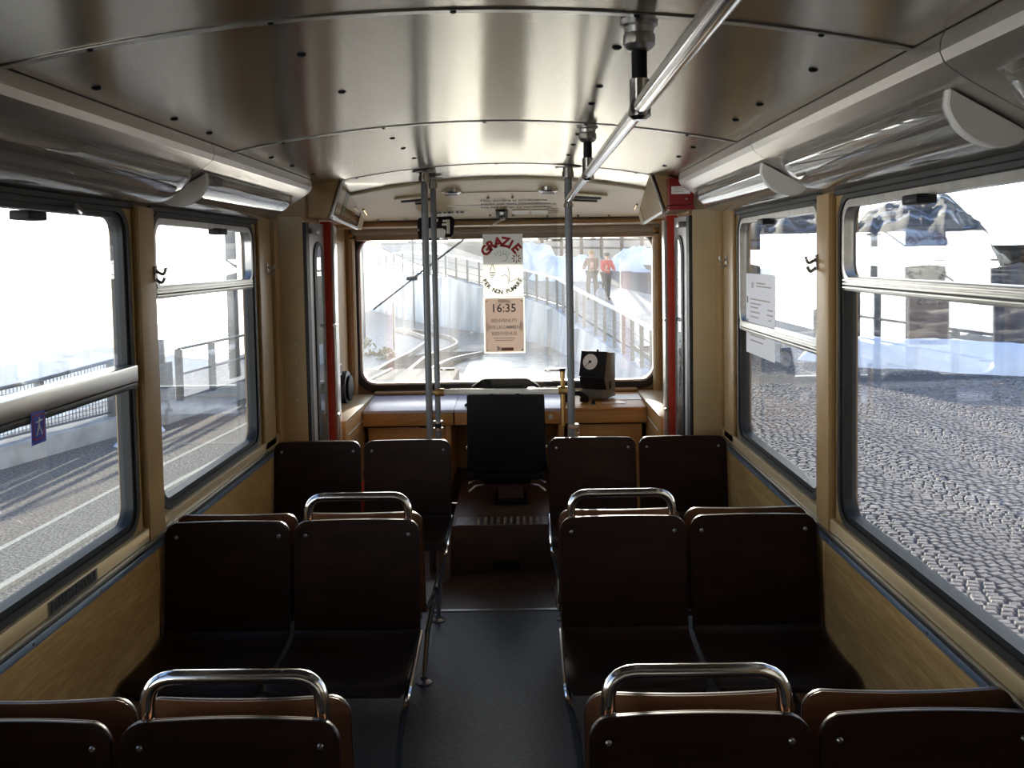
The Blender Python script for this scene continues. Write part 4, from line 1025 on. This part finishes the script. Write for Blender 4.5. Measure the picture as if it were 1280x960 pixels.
# mesh fence on the kerb
def fence(nm, label, pts, mesh, rails, ztop, zb=GZ+.3):
    r = thing(nm, label, 'fence', (pts[0][0], pts[0][1], zb))
    for (x, y), zt in zip(pts, ztop):
        MB().box(x-.06, x+.06, y-.05, y+.05, zb-.05, zt).build('fence_post', M['fencem'], r, bevel=.01, segs=1)
    for k in rails:
        P = [(x, y, zb+(zt-zb)*k) for (x, y), zt in zip(pts, ztop)]
        for a, b in zip(P[:-1], P[1:]): MB().tube([a, b], .028 if k > .9 else .02, 8).build('rail', M['fencem'], r)
    if mesh:
        mb = MB()
        for (p, q), (za, zc) in zip(zip(pts[:-1], pts[1:]), zip(ztop[:-1], ztop[1:])):
            L_ = math.hypot(q[0]-p[0], q[1]-p[1]); n = int(L_/.07)
            for i in range(1, n):
                t = i/n; x = p[0]+(q[0]-p[0])*t; y = p[1]+(q[1]-p[1])*t; zt = za+(zc-za)*t
                mb.box(x-.005, x+.005, y-.005, y+.005, zb+.06, zt-.03)
            for j in range(1, 11):
                k = .05+.9*j/11; mb.tube([(p[0], p[1], zb+(za-zb)*k), (q[0], q[1], zb+(zc-zb)*k)], .005, 4)
        o = mb.build('wire_mesh', M['fencem'], r); o['kind'] = 'stuff'
    return r
fence('mesh_fence', 'steel fence with wire mesh standing on the kerb wall outside the big left window', [(-8.4, 8.2), (-7.75, 10.8), (-6.98, 13.9), (-6.55, 15.35), (-6.32, 16.08)], 1, (1.0, .08), (-.08, -.02, .08, .20, .24))
fence('railing_fence', 'steel railing with three rails beyond the pier outside the small left window', [(-5.98, 16.85), (-5.80, 18.1), (-5.55, 19.6), (-5.2, 22.0), (-5.0, 24.0)], 0, (1.0, .52, .06), (.24, .25, .27, .3, .32))
cb_ = thing('signal_cabinet', 'dark metal box with a pale panel on the pier at the fence corner', 'box', (-6.1, 16.4, GZ+.62))
MB().box(-6.2, -6.0, 16.3, 16.6, GZ+.62, GZ+1.05).build('body', M['fencem'], cb_, bevel=.01)
MB().box(-6.16, -6.04, 16.294, 16.30, GZ+.68, GZ+1.0).build('panel', M['offgrey'], cb_, bevel=.005)
MB().box(-6.18, -6.08, 16.35, 16.5, GZ+1.05, GZ+1.45).build('mast_stub', M['fencem'], cb_, bevel=.01)
lp = thing('lamp_post', 'tall grey steel lamp post beyond the railing in the small left window', 'post', (-6.55, 22, -2))
MB().prism([(-6.66, 21.9), (-6.44, 21.9), (-6.44, 22.1), (-6.66, 22.1)], 'z', -2, 6.2).build('mast', M['fencem'], lp, bevel=.02)
for k in range(14): MB().box(-6.67, -6.43, 21.885, 21.90, -.7+.085*k, -.66+.085*k).build('step_rib', M['offgrey'], lp)
MB().box(-6.63, -6.47, 21.86, 21.90, .95, 1.25).build('plate', M['offgrey'], lp, bevel=.01)
MB().box(-6.8, -6.3, 21.4, 22.2, 6.2, 6.32).build('lamp_head', M['fencem'], lp, bevel=.03)
# distant hills over the valley
def ridge(nm, prof, dist, depth, base, m, label, amp, seed, sc):
    """prof: (azimuth tangent x/y, height at that distance)"""
    n = 160; mb = MB(); x0, x1 = prof[0][0], prof[-1][0]
    def H(t):
        t = min(max(t, x0), x1-1e-9)
        for (a, h0), (b, h1) in zip(prof[:-1], prof[1:]):
            if a <= t <= b: return h0+(h1-h0)*(t-a)/(b-a)
    rows = 18
    def fn(u, v):
        t = x0+(x1-x0)*u; h = H(t); hh = h+amp*mnoise.fractal((t*sc, seed, 0), 1, 2, 6)
        y = dist*(1-.0*v)+depth*(v-1); z = base+(hh-base)*v**.8 + amp*.8*mnoise.fractal((t*sc*2, v*4, seed), 1, 2, 5)*math.sin(PI*v)
        return (t*y, y, z)
    mb.grid(fn, n, rows)
    # back face
    mb.add([(x0*dist*1.0, dist*1.25, base), (x1*dist*1.0, dist*1.25, base), (x1*dist, dist, base), (x0*dist, dist, base)], [(0,1,2,3)])
    o = mb.build(nm, m, ang=180); tag(o, label, 'hill'); return o
ridge('distant_hill', [(-.95, -330), (-.70, -320), (-.56, -318), (-.52, -298), (-.49, -268), (-.46, -262), (-.43, -255), (-.41, -262), (-.385, -285), (-.34, -300), (-.30, -318), (-.2, -330)], 3000, 1200, -600, M['farhill'], 'pale hazy hill rising in the valley at the left window', 18, 3, 40)
ridge('distant_hill', [(-1.2, -420), (-.75, -400), (-.66, -390), (-.60, -345), (-.55, -318), (-.50, -320), (-.44, -350), (-.40, -400), (-.3, -420)], 2600, 900, -700, M['farhill'], 'nearer pale wooded hill low in the left window', 22, 9, 60)

def haze():
    m = bpy.data.materials.new('valley_haze'); m.use_nodes = True; nt = m.node_tree; nt.nodes.clear()
    o = nt.nodes.new('ShaderNodeOutputMaterial'); v = nt.nodes.new('ShaderNodeVolumeScatter'); v.inputs['Density'].default_value = .00006; v.inputs['Anisotropy'].default_value = .35; v.inputs['Color'].default_value = (1, 1, 1, 1)
    nt.links.new(v.outputs[0], o.inputs['Volume'])
    h = MB().box(-3400, -150, 200, 3000, -800, -12).build('valley_haze', m); h['kind'] = 'stuff'; h['label'] = 'pale haze lying in the valley before the distant hills'; h['category'] = 'haze'
haze()

# unseen building block added at the right rear to darken the near seats
sb_ = struct(MB().box(3.2, 12, -22, 2.2, -1.2, 6.5).build('wall_3', mat('shade_block_plaster', (.34,.30,.24), .9, var=.08, scale=2)), 'unseen plastered block added to shade the rear of the car')
# ---- ahead: track, retaining wall, path
tb = struct(MB().box(-9.4, 14, 6.9, 75, -2.2, -1.35).build('floor_2', M['ballast']), 'track bed of brown ballast ahead of the car')
MB().box(-1.5, 1.7, 9.0, 30, -1.36, -1.343).build('glint_slab', mat('smooth_glint_concrete', (.30,.29,.28), .24, spec=1.0, var=.2, scale=2, bump=.03, bscale=3), tb)  # smooth slab added to bounce a sun glint up to the car ceiling
def u2(u, v, z=-1.33):
    k = (v-(322-.0177*(u-653)))/1200; d = (1.75-z)/k; return (.135+(u-653)/1200*d, d, z)
def railpair(label, pix):
    P = [Vector(u2(*p)) for p in pix]
    # densify with Catmull-Rom
    out = []
    for i in range(len(P)-1):
        a = P[max(0, i-1)]; b = P[i]; c = P[i+1]; d = P[min(len(P)-1, i+2)]
        for j in range(8):
            t = j/8; out.append(.5*((2*b)+(c-a)*t+(2*a-5*b+4*c-d)*t*t+(3*b-a-3*c+d)*t**3))
    out.append(P[-1])
    mb = MB(); prof = [(-.035, 0), (.035, 0), (.035, .10), (.05, .11), (.05, .15), (-.05, .15), (-.05, .11), (-.035, .10)]
    vs = []; 
    for i, p in enumerate(out):
        t = (out[min(i+1, len(out)-1)]-out[max(i-1, 0)]).normalized(); n = Vector((t.y, -t.x, 0))
        vs += [tuple(p+n*a+Vector((0, 0, b))) for a, b in prof]
    k = len(prof); fs = [(i*k+j, i*k+(j+1) % k, (i+1)*k+(j+1) % k, (i+1)*k+j) for i in range(len(out)-1) for j in range(k)]
    o = mb.add(vs, fs).build('rail_track', M['rail']); tag(o, label, 'rail', 'curving rails ahead of the car'); return o
railpair('shiny rail curving left beyond the windscreen, outermost of the curve', [(484, 492), (529, 452), (558, 440), (569, 433), (560, 425.5), (540, 420.5), (515, 416.5), (496, 414)])
railpair('shiny rail on the inside of the curve beyond the windscreen', [(446, 484), (480, 461), (509, 446), (527, 434), (533, 428), (522, 422.5), (508, 418), (492, 415)])
railpair('straight bright rail leaving at the lower left of the windscreen', [(500, 490), (545, 462), (570, 452), (600, 446)])
mb = MB()
for i in range(26):
    x, y, z = u2(470+4.2*i, 478-1.6*i if i < 20 else 446-.8*(i-20), -1.35); mb.box(x-1.0, x+1.0, y-.12, y+.12, -1.36, -1.31)
o = mb.build('sleepers', M['earth'], tb); o['kind'] = 'stuff'
WALL = [(3.35, 16.0, -1.0), (3.25, 18.0, -.98), (2.92, 20, -.95), (2.46, 24.5, -.68), (1.78, 28.6, -.35), (1.15, 33, 0), (.2, 36, .22), (-1.57, 40, .55), (-3.6, 44, .95), (-6.0, 50, 1.1), (-9.6, 60, 1.0), (-16, 72, .6)]
rwl = struct_root('wall_2', 'curved concrete retaining wall beside the track, blue shade in its colour')
for (a, b) in zip(WALL[:-1], WALL[1:]):
    d = Vector((b[0]-a[0], b[1]-a[1], 0)).normalized(); n = Vector((d.y, -d.x, 0))*.5
    mb = MB(); vs = []
    for p in (a, b):
        vs += [(p[0]-.18, p[1], -1.9), (p[0]+n.x, p[1]+n.y, -1.9), (p[0]+n.x, p[1]+n.y, p[2]), (p[0], p[1], p[2])]
    g_ = .015; 
    mb.add(vs, [(0,1,2,3), (7,6,5,4), (0,4,5,1), (1,5,6,2), (2,6,7,3), (3,7,4,0)]); mb.build('wall_section', M['wallcon'], rwl)
    c = Vector(b); MB().box(c.x-.20, c.x-.02, c.y-.05, c.y+.05, -1.9, c.z-.05).build('wall_rib', M['wallcon'], rwl)
def wall_at(y):
    for a, b in zip(WALL[:-1], WALL[1:]):
        if a[1] <= y <= b[1]:
            t = (y-a[1])/(b[1]-a[1]); return a[0]+(b[0]-a[0])*t, a[2]+(b[2]-a[2])*t
    return (WALL[0][0], WALL[0][2]) if y < WALL[0][1] else (WALL[-1][0], WALL[-1][2])
wfz = thing('wall_fence', 'fence of dark posts with a white top rail on the retaining wall ahead', 'fence', (3.3, 18, -1))
ypost = [18+1.0*i for i in range(10)]+[28.4+1.1*i for i in range(18)]+[49, 51, 53, 55, 57, 59]
pr = []
for y in ypost:
    x, z = wall_at(y); x += .12; pr.append((x, y, z))
    MB().box(x-.045, x+.045, y-.035, y+.035, z, z+1.02).build('fence_post', M['fencem'], wfz)
for k, r_ in ((1.03, .055), (.70, .016), (.40, .016), (.12, .016)):
    MB().tube([(x, y, z+k) for x, y, z in pr], r_, 8).build('top_rail' if k > 1 else 'wire', M['whiterail'] if k > 1 else M['fencem'], wfz)
# terrain on the right: plaza rising gently to the path
def terr(x, y):
    f = min(1, max(0, (15-x)/8)); f = f*f*(3-2*f)
    h = GZ+.083*max(0, min(y, 62)-20.5)*(.12+.88*f)
    if y > 46: h += .03*(min(y, 62)-46)*f
    return h-.02
mb = MB(); nx, ny = 60, 60
YS = [-8+28*j/20 for j in range(21)]+[20.5+1.6*i for i in range(1, 40)]; ny = len(YS)-1
def tx(y): return 1.55 if y < 8 else (1.55+(3.4-1.55)*(y-8)/8 if y < 16 else wall_at(y)[0]+.45)
mb.add([(tx(y)+(.0+70*(i/nx)**2.2), y, terr(tx(y)+70*(i/nx)**2.2, y)) for y in YS for i in range(nx+1)],
       [(j*(nx+1)+i, j*(nx+1)+i+1, (j+1)*(nx+1)+i+1, (j+1)*(nx+1)+i) for j in range(ny) for i in range(nx)])
plaza = struct(mb.build('floor_3', M['joint'], ang=180), 'cobbled plaza right of the car rising to a path')
pth = mb = MB()
mb.grid(lambda u, v: (wall_at(25+35*v)[0]+.5+4.2*u, 25+35*v, terr(0, 25+35*v)+.03), 4, 30).build('path_surface', M['path'], plaza, ang=180)
# setts in scalloped rows
rnd = random.Random(3)
def sett_rows():
    out = []
    y = 4.6; 
    while y < 26.5:
        x = 1.75+rnd.random()*.12
        while x < .135+.60*y+2.2:
            w = .088+.04*rnd.random()
            ph_ = (x/1.3) % 1.0; dy = .17*abs(math.sin(PI*ph_)); sl = .17*PI/1.3*math.cos(PI*ph_)
            cx_, cy_ = x+w/2, y+dy+rnd.uniform(-.006, .006)
            if cx_ > max(1.7, .135+.215*cy_-.25) and cy_ > 6.0: out.append((cx_, cy_, w, math.atan(sl)*.9, rnd.random()))
            x += w+.009
        y += .092
    return out
SETTS = sett_rows()
def sett_verts(w, d, h, k):
    a, b = w/2, d/2; t = .72+.1*k
    return [(-a,-b,0),(a,-b,0),(a,b,0),(-a,b,0),(-a*.97,-b*.97,h*.6),(a*.97,-b*.97,h*.6),(a*.97,b*.97,h*.6),(-a*.97,b*.97,h*.6),(-a*t,-b*t,h),(a*t,-b*t,h*.96),(a*t,b*t,h*1.02),(-a*t,b*t,h*.98)], \
           [(0,1,5,4),(1,2,6,5),(2,3,7,6),(3,0,4,7),(4,5,9,8),(5,6,10,9),(6,7,11,10),(7,4,8,11),(8,9,10,11)]
def pxw(x, y): return 1200/y*1.0
vis = []
for s_ in SETTS:
    u = 653+(s_[0]-.135)/s_[1]*1200
    v = 313+(1.75-GZ)/s_[1]*1200
    ok = (1060 < u < 1290 and 420 < v < (640+(u-1060)*.80)) or (928 < u < 1026 and 440 < v < 540+(u-928)*.7)
    vis.append((ok, s_))
near = sorted([s_ for ok, s_ in vis if ok], key=lambda q: q[1])[:300]
nearset = set(id(q) for q in near)
shapes = []
for k in range(6):
    v_, f_ = sett_verts(.090+.008*k, .082, .040, k/6)
    me = bpy.data.meshes.new('sett'); me.from_pydata(v_, [], f_); me.materials.append(M['stone']); me.polygons.foreach_set('use_smooth', [True]*len(me.polygons)); me.set_sharp_from_angle(angle=math.radians(50)); shapes.append(me)
for (x, y, w, a, k) in near:
    o = bpy.data.objects.new('sett', shapes[min(5, max(0, int((w-.090)/.008+.5)))]); COL.objects.link(o); o.parent = plaza
    o.location = (x, y, terr(x, y)-.026+.009*k); o.rotation_euler = (rnd.uniform(-.035, .035), rnd.uniform(-.035, .035), a)
V, F = [], []
for s_ in SETTS:
    if id(s_) in nearset: continue
    x, y, w, a, k = s_; v_, f_ = sett_verts(w, .082, .040, k); c, s = math.cos(a), math.sin(a); n = len(V); z0 = terr(x, y)-.026+.009*k; t1 = rnd.uniform(-.035, .035); t2 = rnd.uniform(-.035, .035)
    V += [(x+c*p-s*q, y+s*p+c*q, z0+h+p*t1+q*t2) for p, q, h in v_]; F += [tuple(n+i for i in f) for f in f_]
me = bpy.data.meshes.new('far_setts'); me.from_pydata(V, [], F); me.polygons.foreach_set('use_smooth', [True]*len(me.polygons)); me.set_sharp_from_angle(angle=math.radians(50))
o = link('far_setts', me, M['stone'], plaza); o['kind'] = 'stuff'
# snow bank at the far edge of the plaza
def mound(nm, pts, w, h, label, seed, m='snow', cat='snow'):
    n = len(pts)-1; P = [Vector((x, y, 0)) for x, y in pts]
    def at(t):
        t = min(t*n, n-1e-6); i = int(t); return P[i].lerp(P[i+1], t-i), (P[i+1]-P[i]).normalized()
    def fn(u, v):
        p, d = at(u); nrm = Vector((d.y, -d.x, 0)); s = (v-.5)*2
        e = min(1, 6*u, 6*(1-u)); q = p+nrm*s*w*(1+.25*mnoise.noise((u*9, seed, 1)))
        z = terr(q.x, q.y)-.03+h*max(0, (1-s*s))**.8*e**.5*(1+.22*mnoise.fractal((u*4+seed, s*1.2, 2), 1, 2, 4)+.08*mnoise.noise((u*30, s*3, seed)))
        return (q.x, q.y, z)
    o = MB().grid(fn, 90, 14).build(nm, M[m], ang=180); return tag(o, label, cat)
mound('snow_bank', [(7.0, 23.6), (8.6, 22.6), (10.5, 21.8), (13, 20.6), (16, 18.6), (20, 16)], .9, .62, 'long white snow bank along the far edge of the cobbled plaza', 4)
mound('snow_bank', [(9, 31), (13, 30), (18, 28), (26, 25)], 1.4, .35, 'thin snow patch on the brown slope behind the long snow bank', 8)
mound('snow_heap', [(.9, 43), (2.0, 42.5), (3.4, 42.6)], 1.6, 1.0, 'shaded snow heap on the path behind the right grab post', 12)
mound('snow_heap', [(-.6, 46), (.6, 46.5), (1.6, 46)], 1.2, 1.3, 'snow heap further back above the path, left of the walkers', 15)
mound('snow_heap', [(4.6, 47), (6.2, 46), (8.4, 45.5)], 1.5, 1.0, 'snow heap behind the walkers to the right', 19)
es = MB().grid(lambda u, v: (5.6+34*u, 24.0+20*v-8*u, terr(0, 24.0+20*v-8*u)+.04+.25*mnoise.fractal((u*30, v*20, 0), 1, 2, 5)+.35*v), 60, 40).build('earth_slope', M['earth'], ang=180)
struct(es, 'brown earth slope behind the snow bank')
# rail fence behind the path
bf = thing('paddock_fence', 'brown post and rail fence crossing the slope behind the walkers', 'fence', (2, 52, 1.5))
for i in range(12):
    x = 1.2+1.05*i; y = 52-.25*i; z = terr(x, y)
    MB().box(x-.09, x+.09, y-.06, y+.06, z-.2, z+1.25).build('fence_post', M['earth'], bf)
for k in (.5, .95): MB().tube([(1.0+1.05*i, 52-.25*i, terr(0, 52-.25*i)+k) for i in range(13)], .06, 6).build('rail', M['earth'], bf)
# wooded hills to the right
def az(u): return (u-653)/1200
def hz(u, v, d): return 1.75+((322-.0177*(u-653))-v)/1200*d
D1 = 170
ridge('wooded_hill', [(az(u), hz(u, v, D1)) for u, v in ((700, 312), (760, 300), (830, 285), (900, 262), (935, 258), (1000, 262), (1060, 290), (1075, 276), (1100, 258), (1130, 246), (1172, 243), (1200, 262), (1232, 287), (1246, 330), (1262, 340), (1300, 352))], D1, 110, 2.0, M['forest'], 'dark wooded hillside flecked with snow, behind the right windows', 1.6, 5, 30)
ridge('wooded_hill', [(az(u), hz(u, v, 140)) for u, v in ((1225, 365), (1253, 318), (1262, 322), (1278, 342), (1310, 335), (1380, 330), (1500, 350))], 140, 60, 0, M['forest'], 'small dark wooded hill at the right edge of the big right window', 1.0, 11, 40)
# dry bushes beside the track
def bush(x, y, z, r, label, seed):
    rr = random.Random(seed); mb = MB()
    for i in range(170):
        a = rr.random()*2*PI; b = rr.random()*PI*.5; q = r*(.5+.5*rr.random()); c = Vector((x+q*math.cos(a)*math.cos(b), y+q*math.sin(a)*math.cos(b), z+q*math.sin(b)*.8)); s = .12*r
        d1 = Vector((rr.gauss(0,1), rr.gauss(0,1), rr.gauss(0,1))).normalized()*s; d2 = Vector((rr.gauss(0,1), rr.gauss(0,1), rr.gauss(0,1))).normalized()*s
        mb.add([tuple(c-d1), tuple(c+d2), tuple(c+d1), tuple(c-d2)], [(0,1,2,3)])
    t = thing('dry_bush', label, 'bush', (x, y, z)); o = mb.build('foliage', M['bush'], t); o['kind'] = 'stuff'
    MB().tube([(x, y, z-.1), (x, y, z+r*.5)], .03, 6).build('stem', M['earth'], t)
bush(-5.4, 31.5, -1.35, .75, 'pale dry bush left of the track at the left edge of the windscreen', 1)
bush(-4.25, 30.2, -1.35, .42, 'smaller pale dry bush beside the track', 2)
sp = thing('track_sign', 'thin sign post between the dry bushes and the track', 'sign', (-4.3, 33, -1.35))
MB().tube([(-4.35, 33, -1.35), (-4.35, 33, .45)], .035, 8).build('pole', M['fencem'], sp)
MB().box(-4.7, -4.0, 32.96, 32.99, .25, .42).build('board', M['whiterail'], sp, bevel=.01)
# overhead masts left of the track
for x, y, h, lbn in ((-6.2, 38, 3.2, 'slim pole left of the track seen beside the wiper'), (-4.9, 44, 2.8, 'second slim pole beyond the wiper tip')):
    t = thing('line_pole', lbn, 'pole', (x, y, -1.35)); MB().tube([(x, y, -1.4), (x, y, h)], .05, 8).build('pole', M['fencem'], t); MB().box(x-.2, x+.2, y-.05, y+.05, h-.3, h-.2).build('arm', M['fencem'], t)

# ---- two people on the path
def skin_obj(nm, verts, edges, radii, m, parent, sub=2, rootv=0):
    me = bpy.data.meshes.new(nm); me.from_pydata(verts, edges, [])
    me.skin_vertices.new(name='s') if hasattr(me.skin_vertices, 'new') and not me.skin_vertices else None
    o = bpy.data.objects.new(nm, me); COL.objects.link(o)
    md = o.modifiers.new('skin', 'SKIN'); md.use_smooth_shade = True
    if not me.skin_vertices: 
        bm = bmesh.new(); bm.from_mesh(me); bm.verts.layers.skin.verify(); bm.to_mesh(me); bm.free()
    for sv, r in zip(me.skin_vertices[0].data, radii): sv.radius = (r, r) if not isinstance(r, tuple) else r
    me.skin_vertices[0].data[rootv].use_root = True
    s = o.modifiers.new('sub', 'SUBSURF'); s.levels = 1; s.render_levels = sub
    o.data.materials.append(m); o.parent = parent
    off_ = Vector((0,0,0)); p = parent
    while p is not None: off_ += p.location; p = p.parent
    o.location = -off_
    return o
def person(x, y, z, H, face, jacket, hair, label, lean, arms, step):
    """face: heading angle about Z, 0 = towards the car (-Y)"""
    t = thing('person', label, 'person', (x, y, z), 'walkers on the path ahead')
    ca, sa = math.cos(face), math.sin(face); k = H/1.75
    def p(a, b, c): a *= k; b *= k; c *= k; return (x+a*ca+b*sa, y+a*sa-b*ca, z+c)      # a: to its left in view, b: forward (towards the car), c: up
    J = dict(pel=p(0,0,.95), waist=p(0,.0,1.08), chest=p(0,lean*.5,1.30), neck=p(0,lean,1.48), hb=p(0,lean+.01,1.56), head=p(0,lean+.02,1.66), top=p(0,lean,1.74),
             hl=p(-.10,0,.92), kl=p(-.11,step,.50), al=p(-.11,step*.3,.09), tl=p(-.12,step*.3+.16,.03), hr=p(.10,0,.92), kr=p(.11,-step*.4,.50), ar=p(.11,-step,.09), tr=p(.12,-step+.16,.03),
             sl=p(-.19,lean*.9,1.42), el=p(-.24,lean+.02+arms*.1,1.14), wl=p(-.16,lean+.10+arms*.16,.98+arms*.2), sr=p(.19,lean*.9,1.42), er=p(.25,lean+.02+arms*.1,1.14), wr=p(.17,lean+.10+arms*.16,.98+arms*.2))
    names = list(J); idx = {n: i for i, n in enumerate(names)}
    E = [('pel','waist'),('waist','chest'),('chest','neck'),('neck','hb'),('hb','head'),('head','top'),('pel','hl'),('hl','kl'),('kl','al'),('al','tl'),('pel','hr'),('hr','kr'),('kr','ar'),('ar','tr'),('chest','sl'),('sl','el'),('el','wl'),('chest','sr'),('sr','er'),('er','wr')]
    R = dict(pel=.14, waist=.13, chest=.155, neck=.06, hb=.072, head=.098, top=.06, hl=.095, kl=.062, al=.045, tl=.035, hr=.095, kr=.062, ar=.045, tr=.035, sl=.065, el=.048, wl=.034, sr=.065, er=.048, wr=.034)
    skin_obj('body', [J[n] for n in names], [(idx[a], idx[b]) for a, b in E], [R[n]*k for n in names], M['skin'], t)
    def cloth(nm, keys, edges, grow, m, extra=None):
        ii = {n: i for i, n in enumerate(keys)}
        return skin_obj(nm, [J[n] for n in keys], [(ii[a], ii[b]) for a, b in edges], [(R[n]+grow)*k for n in keys], m, t)
    cloth('jacket', ['pel','waist','chest','neck','sl','el','wl','sr','er','wr'], [('pel','waist'),('waist','chest'),('chest','neck'),('chest','sl'),('sl','el'),('el','wl'),('chest','sr'),('sr','er'),('er','wr')], .022, jacket)
    cloth('trousers', ['pel','hl','kl','al','hr','kr','ar'], [('pel','hl'),('hl','kl'),('kl','al'),('pel','hr'),('hr','kr'),('kr','ar')], .016, M['trousers'])
    for a, b in (('al','tl'), ('ar','tr')):
        skin_obj('shoe', [J[a], J[b]], [(0, 1)], [.052*k, .045*k], M['black'], t, 1)
    # hair cap, nose, ears, fingers
    h = Vector(J['head']); fd = Vector((sa, -ca, 0)); sd = Vector((ca, sa, 0))
    MB().lathe(tuple(h-fd*.012*k+Vector((0,0,.0))), [(.098*k, -.035*k), (.112*k, .01*k), (.108*k, .05*k), (.08*k, .088*k), (.03*k, .105*k)], seg=16).build('hair', hair, t)
    MB().tube([tuple(h+fd*.085*k+Vector((0,0,.01))), tuple(h+fd*.122*k-Vector((0,0,.02*k)))], [.010*k, .014*k], 8).build('nose', M['skin'], t)
    for s in (-1, 1):
        MB().lathe(tuple(h+fd*.098*k+sd*s*.036*k+Vector((0,0,.012*k))), [(.001,-.012*k),(.011*k,0),(.001,.012*k)], seg=8).build('eye', M['ink'], t)
        MB().lathe(tuple(h+sd*s*.105*k), [(.001,-.03*k),(.016*k,0),(.001,.03*k)], seg=8).build('ear', M['skin'], t)
    MB().tube([tuple(h+fd*.094*k-sd*.025*k-Vector((0,0,.045*k))), tuple(h+fd*.100*k-Vector((0,0,.047*k))), tuple(h+fd*.094*k+sd*.025*k-Vector((0,0,.045*k)))], .006*k, 6).build('mouth', M['ink_brown'], t)
    for w_, e_ in (('wl','el'), ('wr','er')):
        w0 = Vector(J[w_]); d = (w0-Vector(J[e_])).normalized(); mb = MB()
        mb.tube([tuple(w0), tuple(w0+d*.09*k)], [.03*k, .036*k], 10)
        for q in range(4):
            o_ = sd*((q-1.5)*.018*k); ln = (.065, .078, .074, .058)[q]*k
            mb.tube([tuple(w0+d*.08*k+o_), tuple(w0+d*(.08*k+ln*.55)+o_), tuple(w0+d*(.08*k+ln)+o_-fd*.015*k)], .009*k, 7)
        mb.tube([tuple(w0+d*.03*k), tuple(w0+d*.055*k+fd*.035*k), tuple(w0+d*.09*k+fd*.045*k)], .010*k, 7)
        mb.build('hand', M['skin'], t)
    return t
zp = terr(0, 34.4)+.03
person(2.62, 34.5, zp, 1.80, -.5, M['jacket1'], M['hair1'], 'person in a brown jacket and dark trousers on the path, left of the pair', .03, .9, .12)
person(3.12, 34.3, zp, 1.70, .45, M['jacket2'], M['hair2'], 'person in a red jacket and dark trousers on the path, right of the pair', .03, .7, .08)
bg_ = thing('bag', 'light grey bag standing between the two people on the path', 'bag', (2.88, 34.0, zp))
MB().lathe((2.88, 34.0, zp), [(.16, 0), (.19, .06), (.18, .30), (.12, .42), (.05, .46)], seg=18).build('sack', M['bag'], bg_)
MB().tube(smooth_path([(2.80, 34.0, zp+.40), (2.82, 34.0, zp+.62), (2.94, 34.0, zp+.62), (2.96, 34.0, zp+.40)], .05), .014, 8).build('strap', M['black'], bg_)
